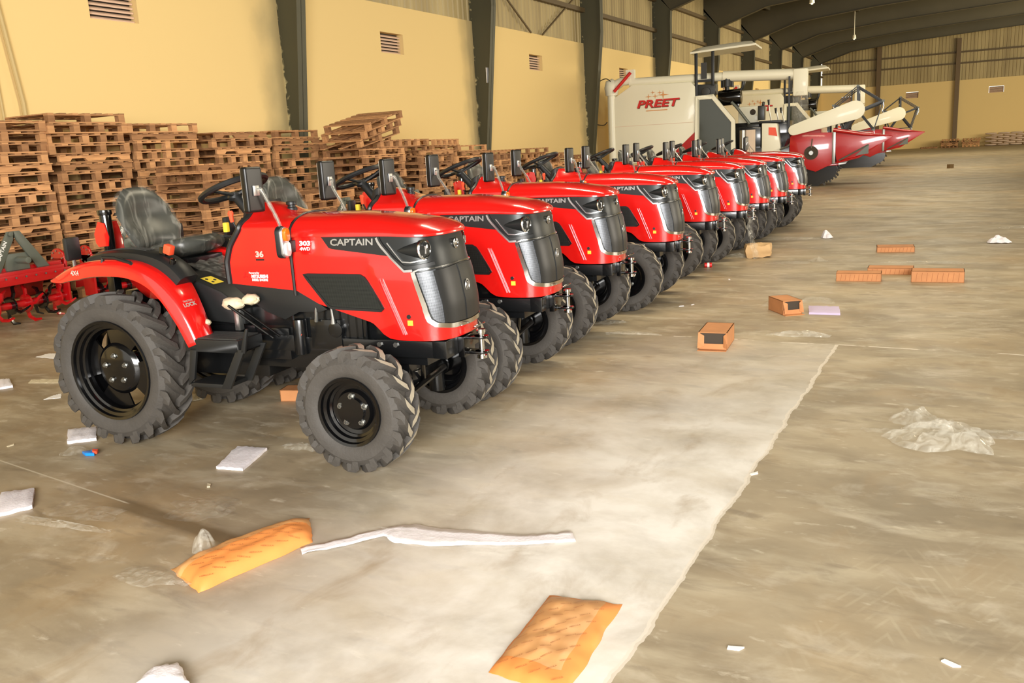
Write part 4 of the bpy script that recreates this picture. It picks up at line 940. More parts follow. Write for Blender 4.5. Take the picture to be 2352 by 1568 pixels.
# ------------------------------------------------------------------ rotary tillers
def make_tiller():
    T = empty('rotary_tiller')
    b = MB(); b.box((-.09, -.60, .60), (.09, .60, .70)); b.prism([(-.30, .50), (-.30, .56), (.22, .62), (.22, .50)], -.62, .62); b.box((.09, -.55, .52), (.2, .55, .66)); b.build('frame_beam', 'deep_red', T, bevel=.008)
    for sg in (-1, 1):
        m = MB(); q = [(sg*.40, .66), (sg*.24, .66), (sg*.02, 1.02), (sg*.0, 1.12), (sg*.08, 1.12)]; m.prism(q, .11, .135, axis='X'); pl = m.build('mast_plate', 'implement_grey', T, bevel=.004)
        if sg < 0:
            vv, ff = text_mesh('CAPTAIN', .062, .0012); d = Vector((.27, .44)).normalized(); mm = MB(); mm.add([(.1375, -.185+d.x*v.x-d.y*v.y, .90+d.y*v.x+d.x*v.y) for v in vv], ff); mm.build('lettering', 'white_print', pl, smooth=False)
    m = MB(); m.prism([(.11, 1.06), (.11, 1.12), (-.26, .70), (-.30, .64)], -.03, .03); m.cyl((.09, -.05, 1.09), (.16, -.05, 1.09), .03, 10); m.build('mast_brace', 'implement_grey', T, bevel=.004)
    m = MB(); m.box((-.12, -.15, .66), (.12, .15, .86)); m.cyl((-.2, 0, .78), (.32, 0, .78), .04, 12); m.build('gearbox', 'implement_grey', T, bevel=.01)
    m = MB(); m.cyl((0, -.62, .62), (0, .55, .62), .05, 14); m.build('cross_tube', 'implement_grey', T)
    for y in (-.64, .62):
        m = MB(); m.lathe([(.0002, 0), (.12, 0), (.12, .03), (.0002, .03)], 24, 'Y', (0, y, .72)); m.prism([(-.13, .72), (.13, .72), (.11, .18), (-.11, .18)], y, y+.03); sp = m.build('side_plate', 'deep_red', T, bevel=.005)
        q = MB()
        for a in range(8): q.cyl((.09*cos(a*pi/4), y-.012, .72+.09*sin(a*pi/4)), (.09*cos(a*pi/4), y+.042, .72+.09*sin(a*pi/4)), .012, 6)
        q.build('bolts', 'steel', sp)
    MB().cyl((0, -.62, .24), (0, .62, .24), .045, 14).build('rotor_shaft', 'deep_red', T)
    for k in range(6):
        y = -.52+k*.208; m = MB(); m.lathe([(.0002, -.012), (.11, -.012), (.11, .012), (.0002, .012)], 18, 'Y', (0, y, .24))
        for j in range(4):
            a = j*pi/2+k*.5; pts = [(.09*cos(a), y, .24+.09*sin(a)), (.17*cos(a+.12), y+.01, .24+.17*sin(a+.12)), (.225*cos(a+.4), y+.03, .24+.225*sin(a+.4)), (.235*cos(a+.55), y+.09, .24+.235*sin(a+.55))]
            m.tube(pts, [.02, .022, .02, .012], 4)
        m.build('tine_flange', 'deep_red' if k % 2 else 'gloss_black', T)
    m = MB(); g = [[Vector((-.05-.30*sin(a), y, .28+.30*cos(a))) for a in [.0, .4, .8, 1.2, 1.6]] for y in (-.6, -.2, .2, .6)]
    m.grid(g); m.build('rear_cover', 'deep_red', T, solid=.006)
    q = MB()
    for k in range(9): q.cyl((.225, -.52+k*.13, .585), (.235, -.52+k*.13, .585), .012, 6)
    q.build('bolts', 'steel', T); return T
tt = make_tiller()
for i, (x, y, rz, lab) in enumerate([(-10.2, 6.35, .05, 'red rotary tiller with grey mast at the left edge of the picture'), (-10.15, 7.95, -.03, 'red rotary tiller behind the nearest rear wheel, mast beside the seat'), (-9.4, 9.75, .06, 'red rotary tiller hidden behind the nearest tractor seat'), (-9.4, 11.6, 0, 'red rotary tiller behind the second tractor'), (-9.3, 13.5, .05, 'red rotary tiller behind the third tractor')]):
    t = tt if i == 0 else copy_tree(tt)
    t.location = (x, y, .0); t.rotation_euler = (0, 0, rz); tag(t, lab, 'tiller', 'rotary tillers behind the tractors')

# ------------------------------------------------------------------ combine harvesters
def make_harvester():
    T = empty('combine_harvester'); W = 2.6
    # grain tank (white), local near side is y=0, X forward
    tk = MB(); poly = [(-6.98, 1.0), (-6.95, 3.28), (-6.25, 3.70), (-4.18, 3.66), (-4.05, 3.5), (-4.02, 2.0), (-4.7, 1.35), (-4.7, 1.0)]
    tk.prism(poly, 0, 2.1); t_ = tk.build('grain_tank', 'cream', T, bevel=.05, sharp=.5)
    MB().box((-6.93, -.008, 2.31), (-4.1, .0, 2.325)).build('panel_seam', 'sack', t_, smooth=False)
    MB().prism([(-4.80, 1.32), (-4.02, 2.02), (-4.02, .9), (-4.8, .9)], -.012, 2.0).build('lower_side_panel', 'deep_red', T, smooth=False)
    vv, ff = text_mesh('PREET', .44, .012, .22)
    for dx, dz, m_, dy in ((0.015, -.025, 'logo_shadow', -.012), (0, 0, 'logo_red', -.018)):
        MB().add([(-5.37+v.x*1.2+dx, dy, 3.02+v.y*.8+dz) for v in vv], ff).build('lettering', m_, t_, smooth=False)
    st = MB()
    for x, z, r in ((-5.66, 3.27, .10), (-5.42, 3.27, .09), (-5.14, 3.30, .16), (-5.50, 3.40, .07), (-5.26, 3.38, .08)):
        pts = []
        for k in range(8): a = k*pi/4; rr = r*(1.3 if k % 4 == 0 else 1) if k % 2 == 0 else r*.22; pts.append((x+rr*cos(a), z+rr*sin(a)))
        st.prism(pts, -.010, -.006)
    st.build('star_emblem', 'logo_gold', t_, smooth=False)
    MB().box((-5.75, -.010, 2.78), (-5.0, -.006, 2.81)).build('underline', 'logo_gold', t_, smooth=False)
    # unloading auger
    a = MB(); a.cyl((-7.0, .1, .9), (-7.0, .1, 3.42), .155, 20); a.cyl((-7.0, .1, 3.40), (-7.0, .1, 3.44), .22, 20); a.build('auger_riser', 'cream', T)
    a = MB(); a.tube([(-7.0, .1, 3.44), (-7.0, .1, 3.65), (-6.97, .1, 3.80), (-6.88, .1, 3.90)], [.22, .26, .25, .12], 20); a.tube([(-7.0, .1, 3.66), (-6.6, .1, 3.86), (-6.3, .1, 3.86)], [.2, .15, .14], 16); a.build('auger_elbow', 'cream', T, sharp=.9)
    a = MB(); a.cyl((-6.35, .12, 3.80), (-3.1, .3, 3.76), .145, 24); a.cyl((-3.15, .3, 3.76), (-.75, .42, 3.66), .18, 24); a.box((-6.45, .0, 3.75), (-6.15, .2, 4.22)); au = a.build('auger_tube', 'cream', T, sharp=.6)
    MB().tube([(-6.85, -.12, 3.52), (-6.25, -.1, 4.12)], .055, 12).build('lift_ram', 'logo_red', T)
    MB().tube(catmull([(-6.9, -.05, 3.78), (-7.15, -.1, 3.98), (-7.55, -.1, 3.75), (-7.75, -.1, 3.1), (-7.7, -.1, 2.55), (-7.3, -.1, 2.4), (-7.15, -.05, 2.5)], 6), .016, 6).build('hydraulic_hose', 'plastic_black', T)
    a = MB(); a.box((-.88, .2, 2.95), (-.42, .62, 3.82)); a.build('spout', 'cream', T, bevel=.06)
    g = []
    for i in range(14):
        z = 3.1-i*.1; g.append([Vector((-.65+.26*cos(q)*(1+.25*noise.noise(Vector((i*.6, q, 0)))), .41+.24*sin(q)*(1+.25*noise.noise(Vector((i*.6, q, 4)))), z)) for q in [2*pi*k/14 for k in range(15)]])
    MB().grid(g).build('spout_wrap', 'film', T, sharp=2)
    MB().box((-1.02, .2, 1.6), (-.96, .26, 3.6)).build('support_post', 'plastic_black', T)
    # canopy
    c = MB(); g = []
    for i in range(13):
        x = -4.2+2.15*i/12; e = 1-abs(2*i/12-1)**6; row = []
        for j in range(9):
            v = j/8; row.append(Vector((x, lerp(-.0, 1.75, v), 4.62+.10*(i/12)+.16*sqrt(max(0, e))*(1-abs(2*v-1)**4)**.5)))
        g.append(row)
    c.grid(g); g2 = [[Vector((p.x, p.y, 4.56+.10*(i/12))) for p in row] for i, row in enumerate(g)]; c.grid(g2, flip=True)
    rim = lambda G_: G_[0]+[r[-1] for r in G_[1:]]+G_[-1][::-1][1:]+[r[0] for r in G_[::-1][1:]]
    c.grid([rim(g), rim(g2)]); c.build('canopy', 'cream', T, sharp=.7)
    for x in (-4.02, -3.46): MB().box((x-.05, .05, 2.2 if x < -3.9 else 3.5), (x+.05, .15, 4.6)).build('canopy_post', 'plastic_black', T, bevel=.01)
    MB().box((-4.0, .07, 3.62), (-3.46, .12, 3.70)).build('canopy_rail', 'plastic_black', T); MB().box((-3.85, .06, 3.72), (-3.66, .10, 4.25)).build('rear_screen', 'dash_grey', T)
    m = MB(); m.box((-4.0, .2, 3.2), (-3.4, .8, 3.55)); m.cyl((-3.7, .1, 3.3), (-3.7, .5, 3.3), .15, 12); m.build('engine_fan', 'dash_grey', T, bevel=.02)
    # door frame with tinted glass
    fo = [(-4.07, .95), (-4.03, 3.17), (-3.42, 3.19), (-2.70, 2.30), (-2.68, .95)]; fi = [(-3.92, 1.08), (-3.90, 3.04), (-3.48, 3.05), (-2.84, 2.24), (-2.84, 1.08)]; m = MB()
    for k in range(5): m.prism([fo[k], fo[(k+1) % 5], fi[(k+1) % 5], fi[k]], -.05, .03)
    df = m.build('cab_door', 'cream', T, bevel=.01)
    gp = [(-3.93, 1.1), (-3.9, 3.08), (-3.46, 3.09), (-2.82, 2.24), (-2.82, 1.1)]; MB().prism(gp, -.012, .006).build('tinted_pane', 'tinted_glass', df, smooth=False)
    # engine silencer, air filter
    m = MB(); m.cyl((-3.30, .35, 3.05), (-2.55, .35, 3.08), .26, 24); m.box((-2.72, .25, 2.72), (-2.62, .45, 2.9)); m.build('silencer', 'gloss_black', T, bevel=.02)
    m = MB(); m.cyl((-3.02, .35, 3.42), (-3.02, .35, 3.68), .20, 16)
    for k in range(12): a = k*pi/6; m.box((-3.02+.2*cos(a)-.015, .35+.2*sin(a)-.015, 3.40), (-3.02+.2*cos(a)+.015, .35+.2*sin(a)+.015, 3.68))
    m.cyl((-3.02, .35, 3.2), (-3.02, .35, 3.45), .08, 12); m.build('air_filter', 'plastic_black', T); MB().lathe([(.0002, .05), (.18, .04), (.2, 0)], 20, 'Z', (-3.02, .35, 3.68)).build('filter_cap', 'implement_grey', T)
    MB().tube([(-2.68, .4, 3.2), (-2.52, .4, 3.35), (-2.48, .4, 3.55), (-2.46, .4, 3.72)], [.04, .05, .075, .02], 10).build('exhaust_stub', 'plastic_black', T)
    # body deck, engine panels, seat, console
    m = MB(); m.box((-4.0, .15, .7), (-.9, 2.3, 1.35)); m.box((-2.75, .3, 1.3), (-1.9, 1.2, 2.05)); m.box((-2.9, .8, 1.3), (-1.0, 2.2, 2.2)); m.box((-1.6, .6, 1.3), (-.6, 2.2, 1.8)); m.build('body_deck', 'chassis_black', T, bevel=.02)
    MB().box((-2.75, 1.0, 1.9), (-2.05, 1.5, 2.75)).build('engine_cover', 'cream', T, bevel=.05); MB().lathe([(.0002, 0), (.09, 0), (.1, .02), (.0002, .02)], 16, 'Y', (-2.25, .97, 2.55)).build('cover_badge', 'carton_dark', T)
    g = MB(); g.tube([(-2.85, .12, 2.9), (-2.7, .12, 2.75), (-2.25, .12, 2.15)], .05, 8); g.build('air_duct', 'implement_grey', T)
    MB().box((-2.42, .05, 1.2), (-2.05, .1, 1.95)).build('side_label_plate', 'sack', T, smooth=False)
    m = MB(); m.cyl((-2.45, .0, 1.35), (-2.45, .0, 1.95), .11, 14); m.build('fuel_can', 'steel', T)
    m = MB(); m.box((-2.35, .3, 2.02), (-1.95, .8, 2.14)); m.build('driver_seat', 'seat_vinyl', T, bevel=.03)
    m = MB(); m.box((-2.0, .25, 2.25), (-1.78, .6, 2.72)); m.tube([(-1.85, .4, 2.7), (-1.82, .4, 2.85)], .05, 8); m.build('seat_back', 'seat_vinyl', T, bevel=.05)
    for x in (-1.65, -1.42, -1.25): 
        m = MB(); m.tube([(x+.1, .3, 2.15), (x+.03, .28, 2.5), (x, .28, 2.78 if x < -1.5 else 2.5)], .02, 8); l_ = m.build('control_lever', 'steel', T); MB().tube([(x+.01, .28, 2.72 if x < -1.5 else 2.44), (x, .28, 2.9 if x < -1.5 else 2.62)], [.03, .045], 8).build('lever_knob', 'plastic_black', l_)
    m = MB(); m.prism([(-1.85, 1.1), (-1.85, 2.15), (-1.35, 2.12), (-1.2, 1.1)], .1, .75); m.build('console', 'cream', T, bevel=.04); MB().prism([(-1.62, 1.75), (-1.62, 2.0), (-1.4, 1.98), (-1.34, 1.70)], .085, .098).build('console_label', 'orange', T); MB().box((-1.95, .12, 2.14), (-1.22, .75, 2.22)).build('console_top', 'plastic_black', T, bevel=.02)
    MB().tube([(-1.25, .02, 1.25), (-1.0, .02, 1.35), (-.85, .02, 1.5)], .03, 8).build('grab_rail', 'steel', T)
    # feeder and header
    m = MB(); m.prism([(-1.25, 1.2), (-.9, 2.0), (.0, 1.85), (.1, 1.0), (-.9, .8)], .6, 1.4); m.build('feeder_house', 'deep_red', T, bevel=.02)
    m = MB(); m.prism([(-.95, 1.0), (-.92, 1.65), (-.75, 1.78), (.42, 1.72), (.55, .78), (-.10, .48), (-.5, .62)], -.02, .10); m.prism([(-.95, 1.0), (-.9, 1.70), (-.55, 1.74), (-.5, .62)], .1, 2.6); m.prism([(-.5, .60), (.6, .66), (.6, .72), (-.5, .68)], .1, 2.6); hd = m.build('header_body', 'deep_red', T, bevel=.02)
    m = MB(); m.box((.40, -.06, .72), (.50, .0, 1.78)); m.build('header_edge', 'steel', hd, bevel=.01)
    m = MB(); m.lathe([(.0002, 0), (.22, 0), (.22, .02), (.0002, .02)], 24, 'Y', (-.25, -.05, 1.10)); m.build('drive_disc', 'carton_dark', hd); m = MB(); m.cyl((-.25, -.14, 1.10), (-.25, -.04, 1.10), .07, 10); m.cyl((-.25, -.10, 1.25), (-.22, -.05, 1.55), .02, 6); m.build('drive_hub', 'steel', hd)
    dv = [(.45, 1.78), (1.25, 1.62), (2.2, 1.50), (1.60, 1.12), (1.15, .86), (.85, .80), (.5, .74)]
    for y in (-.02, 2.5):
        m = MB(); m.prism(dv, y, y+.06)
        pts = [(.42, y-.04, 1.80), (1.3, y-.02, 1.62), (2.2, y+.03, 1.50)]
        m.tube(pts, [.07, .06, .015], 8); m.tube([(.55, y, .76), (1.2, y, .90), (2.1, y+.03, 1.46)], [.04, .04, .015], 6); m.build('crop_divider', 'deep_red', hd, bevel=.01)
    m = MB(); m.tube([(.62, -.06, .82), (1.5, -.05, 1.28)], .025, 6); m.prism([(1.1, .95), (1.5, 1.28), (1.5, 1.0)], -.06, -.04); m.build('divider_rod', 'implement_grey', hd)
    for k in range(16):
        y = .1+k*.155; MB().prism([(.6, .68), (.6, .74), (.82, .70)], y-.03, y+.03).build('cutter_finger', 'steel', hd, smooth=False)
    # big white belt guard
    gpts = []
    A_ = Vector((-.80, 1.86)); B_ = Vector((1.06, 2.38)); ra, rb = .17, .30; d = (B_-A_).normalized(); nrm = Vector((-d.y, d.x))
    for k in range(9): a = pi/2+pi*k/8; gpts.append(tuple(A_+(d*cos(a-0)*1+nrm*sin(a))*ra*(1.0)))
    for k in range(9): a = -pi/2+pi*k/8; gpts.append(tuple(B_+(d*cos(a)+nrm*sin(a))*rb))
    m = MB(); m.prism(gpts, -.22, -.06); bg_ = m.build('belt_guard', 'cream', T, bevel=.018, seg=2)
    # reel: arms, bats and tine frames
    RC = Vector((1.15, 0, 2.35)); r = MB(); r.cyl((RC.x, .0, RC.z), (RC.x, 2.5, RC.z), .06, 12); r.build('reel_shaft', 'plastic_black', T)
    for y in (.1, 1.3, 2.45):
        m = MB()
        for k in range(5):
            a = k*2*pi/5+.35; e = RC+Vector((.78*cos(a), y, .78*sin(a))); a2 = (k+1)*2*pi/5+.35; e2 = RC+Vector((.78*cos(a2), y, .78*sin(a2)))
            m.box(RC+Vector((0, y-.02, -.035)), RC+Vector((.78, y+.02, .035))) if False else m.tube([RC+Vector((0, y, 0)), e], .05, 4); m.tube([e, e2], .022, 4)
        m.build('reel_spider', 'plastic_black', T)
    for k in range(5):
        a = k*2*pi/5+.35; e = RC+Vector((.78*cos(a), 0, .78*sin(a))); m = MB(); m.box(e+Vector((-.04, 0, -.03)), e+Vector((.04, 2.5, .03))); bt = m.build('reel_bat', 'implement_grey', T)
        m = MB()
        for j in range(22): yy = .08+j*.112; m.tube([e+Vector((0, yy, 0)), e+Vector((.03, yy, -.15)), e+Vector((-.02, yy, -.32))], .009, 4)
        m.build('reel_tines', 'steel', bt)
    m = MB(); m.tube([(-.5, .0, 1.8), (.4, -.03, 2.15), (1.15, -.02, 2.35)], .05, 8); m.tube([(-.5, 2.55, 1.8), (1.15, 2.55, 2.35)], .05, 8); m.tube([(.5, .0, 1.75), (.55, .0, 2.2)], .04, 8); m.build('reel_arm', 'plastic_black', T)
    # tracks
    for y in (.25, 1.95):
        m = MB(); path = []; x0, x1, r0, r1 = -5.6, -.05, .30, .36
        out = [(x1, .0), (x0, .0)]
        for k in range(9): a = -pi/2-pi*k/8; out.append((x0+r0*cos(a), r0+r0*sin(a)))
        out += [(x1-.3, .72)]
        for k in range(9): a = pi/2-pi*k/8*.95; out.append((x1+.25+r1*cos(a), .52+r1*sin(a)))
        inn = []
        cx_ = sum(p[0] for p in out)/len(out); 
        m.prism(out[1:]+out[:1], y, y+.40); tk_ = m.build('track_belt', 'gloss_black', T)
        # lugs round the outline
        lg = MB(); P = out+[out[0]]; n = 66; R = resample(P, n)
        for i in range(n):
            a_, b_ = R[i], R[i+1]; d_ = Vector((b_[0]-a_[0], b_[1]-a_[1])); 
            if d_.length < 1e-4: continue
            d_.normalize(); nn_ = Vector((-d_.y, d_.x)); c_ = Vector(a_); cc = Vector((-2.8, .4))
            if (c_-cc).dot(nn_) < 0: nn_ = -nn_
            if a_[1] < .02 and a_[0] < x1: continue
            h_ = .085; lg.prism([tuple(c_-d_*.035), tuple(c_+d_*.035), tuple(c_+d_*.02+nn_*h_), tuple(c_-d_*.02+nn_*h_)], y+.01, y+.39)
        lg.build('track_lugs', 'rubber', tk_, smooth=False)['kind'] = 'stuff'
    return T
hv = make_harvester(); hv.location = (-4.765, 30.601, .0); hv.rotation_euler = (0, 0, .1)
tag(hv, 'white combine harvester nearer the tractors, with red header and belt guard', 'harvester', 'combine harvesters')
h2 = copy_tree(hv); h2.location = (-4.62, 45.1, 0); h2.rotation_euler = (0, 0, .1); tag(h2, 'second white combine harvester standing behind the first, farther down the hall', 'harvester', 'combine harvesters')

# ------------------------------------------------------------------ ceiling lamps
for i, (x, y, z, lab) in enumerate([(-6.65, 40, 7.0, 'hanging warehouse lamp nearer the camera under the roof'), (-7.43, 60, 7.25, 'hanging warehouse lamp farther back with a small bright bulb')]):
    L = empty('hanging_lamp', (x, y, z)); zr = 8.6+.078*(x-WX)-z
    MB().cyl((0, 0, .1), (0, 0, zr), .02, 8).build('stem', 'cream', L); MB().lathe([(.05, .25), (.09, .2), (.11, .0), (.0002, .05)], 16, 'Z').build('lamp_shade', 'cream', L)
    m = bpy.data.materials.get('bulb') or mat('bulb', (255, 240, 200), .3, emit=(6 if i else 1)); MB().lathe([(.0002, -.06), (.05, -.03), (.05, .04), (.0002, .06)], 12, 'Z').build('bulb', m, L)
    tag(L, lab, 'lamp', 'hanging lamps')

# ------------------------------------------------------------------ litter on the floor
def hull_sheet(name, corners, z, bulge, m_, label, cat, group=None, seed=0, nu=22, nv=12, wr=.006, thick=0.0, par=None, two=None):
    # quilted sheet between four floor corners a,b,c,d (a-b one long edge, d-c the other), puffed up by bulge
    a, b_, c, d = [Vector((p[0], p[1], 0)) for p in corners]; mb = MB(); g = []; g2 = []
    for i in range(nu+1):
        r1 = []; r2 = []
        for j in range(nv+1):
            u, v = i/nu, j/nv; p = (a.lerp(b_, u)).lerp(d.lerp(c, u), v); e = (1-abs(2*u-1)**4)*(1-abs(2*v-1)**4)
            p = p+Vector((noise.noise(Vector((u*5, v*5, seed)))*wr*1.5, noise.noise(Vector((u*5, v*5, seed+9)))*wr*1.5, 0))
            h = z+thick+bulge*e**.6+wr*noise.noise(Vector((u*9+seed, v*6, 1)))
            r1.append(Vector((p.x, p.y, max(h, z+.002)))); r2.append(Vector((p.x, p.y, z+.001)))
        g.append(r1); g2.append(r2)
    mb.grid(g)
    if two:
        for i in range(nu):
            for j in range(nv): mb.m[i*nv+j] = 1 if two(i/nu, j/nv) else 0
    mb.grid(g2, flip=True); rim = lambda G_: G_[0]+[r[-1] for r in G_[1:]]+G_[-1][::-1][1:]+[r[0] for r in G_[::-1][1:]]
    mb.grid([rim(g), rim(g2)]); cen = sum(((Vector(p)) for p in [(q[0], q[1], 0) for q in corners]), Vector())/4
    mb.v = [p-Vector((cen.x, cen.y, 0)) for p in mb.v]
    o = mb.build(name, m_, None, sharp=.8); o.location = (cen.x, cen.y, 0); tag(o, label, cat, group); return o, g, cen
def prints(o, g, cen, rows, cols, sz, word, off=.004):
    vv, ff = text_mesh(word, sz, .0); mb = MB(); nu, nv = len(g)-1, len(g[0])-1
    for r in range(rows):
        for c in range(cols):
            u0 = .08+.84*(c+.25+(.5*(r % 2)))/cols; v0 = .1+.8*(r+.5)/rows
            i, j = min(nu-1, int(u0*nu)), min(nv-1, int(v0*nv)); P = g[i][j]; ax = (g[i+1][j]-g[i][j]); ay = (g[i][j+1]-g[i][j])
            ax.normalize(); ay.normalize(); n = ax.cross(ay); n = n if n.z > 0 else -n
            rx = (ax*.75+Vector((1, .15, 0))*.8).normalized(); rx = (rx-n*rx.dot(n)).normalized(); ry = n.cross(rx)
            mb.add([P+rx*v.x+ry*v.y+n*off-Vector((cen.x, cen.y, 0)) for v in vv], ff)
    q = mb.build('lettering', 'envelope_print', o, smooth=False); return q
xy = lambda px, py, z=0: (at(px, py, z).x, at(px, py, z).y)
o, g, c = hull_sheet('envelope', [xy(455, 1362), xy(718, 1246), xy(712, 1190), xy(393, 1308)], 0, .07, ['envelope', 'envelope_pale'], 'long orange padded envelope lying below the nearest tractor, beside the white strip', 'envelope', 'orange envelopes', 3, 30, 16, .008, 0, None, lambda u, v: v > .58)
prints(o, g, c, 5, 8, .013, 'HERCULA')
o, g, c = hull_sheet('envelope', [xy(1122, 1545), xy(1262, 1368), xy(1430, 1388), xy(1300, 1600)], 0, .035, ['envelope', 'envelope_pale'], 'flat orange padded envelope at the bottom edge, beside the pale floor joint', 'envelope', 'orange envelopes', 8, 26, 16, .008, 0, None, lambda u, v: .12 < u < .93 and v < .78 and v > .02)
prints(o, g, c, 7, 6, .010, 'HERCULA')
PADS = [('foam_pad', [(155, 1020), (222, 1012), (222, 985), (157, 992)], .03, 'white_foam', 'small white foam pad touching the nearest rear tyre'),
        ('foam_pad', [(497, 1077), (558, 1082), (614, 1034), (546, 1030)], .025, 'white_foam', 'white foam pad lying between the two near wheels'),
        ('foam_pad', [(-30, 1195), (75, 1168), (80, 1128), (5, 1138)], .03, 'white_foam', 'white foam pad at the left edge of the floor'),
        ('foam_pad', [(310, 1590), (440, 1590), (412, 1538), (355, 1545)], .04, 'white_foam', 'white foam pad cut by the bottom edge of the picture'),
        ('foam_pad', [(1858, 722), (1930, 724), (1927, 708), (1857, 706)], .03, 'lilac_foam', 'small lilac foam block beside the crumpled brown carton'),
        ('paper_scrap', [(100, 918), (140, 914), (141, 904), (118, 910)], .004, 'white_print', 'small white paper scrap left of the nearest rear wheel'),
        ('paper_scrap', [(82, 820), (130, 824), (132, 812), (112, 812)], .004, 'white_print', 'thin white paper scrap behind the nearest rear wheel, at left'),
        ('paper_scrap', [(0, 895), (30, 890), (22, 874), (0, 876)], .03, 'white_foam', 'white scrap at the left picture edge'),
        ('paper_scrap', [(65, 880), (135, 880), (135, 871), (72, 872)], .004, 'foam', 'pale flat scrap near the left picture edge'),
        ('paper_scrap', [(440, 922), (468, 916), (466, 905), (440, 906)], .01, 'foam', 'pale scrap between the near rear tyres')]
for i, (n, cs_, h, m_, lab) in enumerate(PADS):
    hull_sheet(n, [xy(*p) for p in cs_], 0, h*.3, m_, lab, 'foam' if 'foam' in n else 'scrap', None, i*3, 10, 8, .006, h*.7)
# long white strip of foam foil
mid = [xy(*p) for p in ((692, 1268), (790, 1248), (880, 1225), (930, 1228), (1000, 1236), (1080, 1238), (1180, 1242), (1250, 1240), (1318, 1234))]; wd = [.035, .035, .04, .10, .09, .07, .05, .045, .05]
g = []
cm_ = catmull([(a, b, 0) for a, b in mid], 5); 
for i, p in enumerate(cm_):
    d = (cm_[min(i+1, len(cm_)-1)]-cm_[max(i-1, 0)]).normalized(); n = Vector((-d.y, d.x, 0)); k = i/5; w0 = interp(k, list(enumerate(wd)))
    g.append([p+n*w0*t+Vector((0, 0, .006+.014*abs(noise.noise(Vector((i*.35, t*2, 0)))))) for t in (-1, -.5, 0, .5, 1)])
o = MB().grid(g).build('foam_strip', 'white_foam', None, sharp=1.2, solid=.004); tag(o, 'long white foam foil strip stretched across the floor', 'strip')
# crumpled films
def film_lump(name, px, py, rx, ry, h, m_, label, seed, rz=0, nr=26, rag=.5, cat='film'):
    P = at(px, py); mb = MB(); g = []
    for i in range(nr//2+1):
        t = i/(nr//2); row = []
        for k in range(nr+1):
            a = 2*pi*(k % nr)/nr; rr = t*(1+rag*noise.noise(Vector((cos(a)*1.6, sin(a)*1.6, seed)))); x = rx*rr*cos(a); y = ry*rr*sin(a)
            z = h*(1-t**2.2)*(.55+.9*abs(noise.noise(Vector((x*9, y*9, seed+2)))))+.012*noise.noise(Vector((x*30, y*30, seed)))+.008
            row.append(Vector((x, y, max(.002, z))))
        g.append(row)
    mb.grid(g); o = mb.build(name, m_, None, sharp=.35); o.location = (P.x, P.y, 0); o.rotation_euler = (0, 0, rz); tag(o, label, cat, None); return o
FL = [('film_heap', 2180, 1015, .30, .20, .13, 'film_thick', 'big crumpled clear plastic wrapping at the right side of the floor', .2),
      ('film_heap', 2105, 970, .15, .13, .09, 'film_thick', 'small puff of clear plastic behind the big crumpled wrapping', 1.2),
      ('film_scrap', 2330, 1003, .22, .07, .03, 'film', 'thin clear film tail at the right edge beside the big wrapping', 2.2),
      ('film_scrap', 2030, 992, .14, .04, .02, 'film', 'thin clear film tail left of the big wrapping', 3.1),
      ('plastic_cup', 463, 1262, .055, .06, .12, 'film_thick', 'crushed translucent cup beside the long orange envelope', 4.7),
      ('film_scrap', 350, 1330, .22, .07, .02, 'film', 'clear film trailing from the left end of the long envelope', 5.3),
      ('film_scrap', 470, 1170, .22, .14, .018, 'film_thin', 'thin clear film between the foam pad and the long envelope', 6.1),
      ('film_scrap', 200, 1175, .24, .12, .018, 'film_thin', 'thin clear film left of the dark floor stain', 7.4),
      ('film_scrap', 120, 1205, .30, .04, .02, 'film', 'narrow clear film strip below the left foam pad', 8.8),
      ('film_scrap', 690, 1030, .14, .06, .03, 'film', 'shiny clear film left of the nearest front tyre', 9.2),
      ('film_scrap', 170, 1040, .08, .08, .03, 'film', 'clear film scrap beside the blue wrapper', 10.5),
      ('film_scrap', 1000, 1245, .45, .07, .012, 'film_thin', 'thin clear film under the long white strip', 11.2),
      ('film_roll', 1842, 772, .30, .07, .05, 'film_thick', 'flat bubble film strip lying on the floor joint', 12.9),
      ('film_scrap', 1875, 693, .20, .14, .05, 'film', 'clear film round the crumpled brown carton', 13.3),
      ('film_scrap', 1790, 700, .14, .20, .05, 'film', 'clear film sticking out left of the crumpled brown carton', 14.4),
      ('film_scrap', 1810, 605, .28, .16, .03, 'film', 'clear film in front of the crushed box by the tyres', 15.7),
      ('film_scrap', 1880, 600, .14, .10, .06, 'film', 'small clear film bunch right of the crushed box', 16.6),
      ('film_scrap', 1830, 550, .55, .14, .04, 'film', 'clear film lying beyond the crushed box', 17.5),
      ('paper_ball', 1899, 546, .10, .09, .12, 'white_foam', 'small white paper ball beyond the crushed box', 18.3),
      ('film_scrap', 2130, 605, .62, .10, .03, 'film', 'long clear film strip behind the flat brown cartons', 19.8),
      ('paper_ball', 2296, 557, .17, .13, .13, 'white_foam', 'crumpled white paper at the right side of the hall', 20.1),
      ('film_scrap', 2330, 524, .3, .12, .04, 'film', 'clear film at the right edge near the crumpled paper', 21.6),
      ('film_scrap', 1440, 768, .30, .05, .02, 'film', 'clear film strip right of the third tractor front tyre', 22.2),
      ('film_scrap', 1400, 742, .16, .1, .03, 'film', 'clear film scrap at the third tractor front tyre', 23.3),
      ('film_scrap', 1690, 590, .16, .16, .05, 'film', 'clear film bunch left of the crushed box', 24.3)]
for i, (n, px, py, rx, ry, h, m_, lab, sd) in enumerate(FL): film_lump(n, px, py, rx, ry, h, m_, lab, sd, .1, cat='film' if 'film' in n else ('cup' if 'cup' in n else 'paper'))
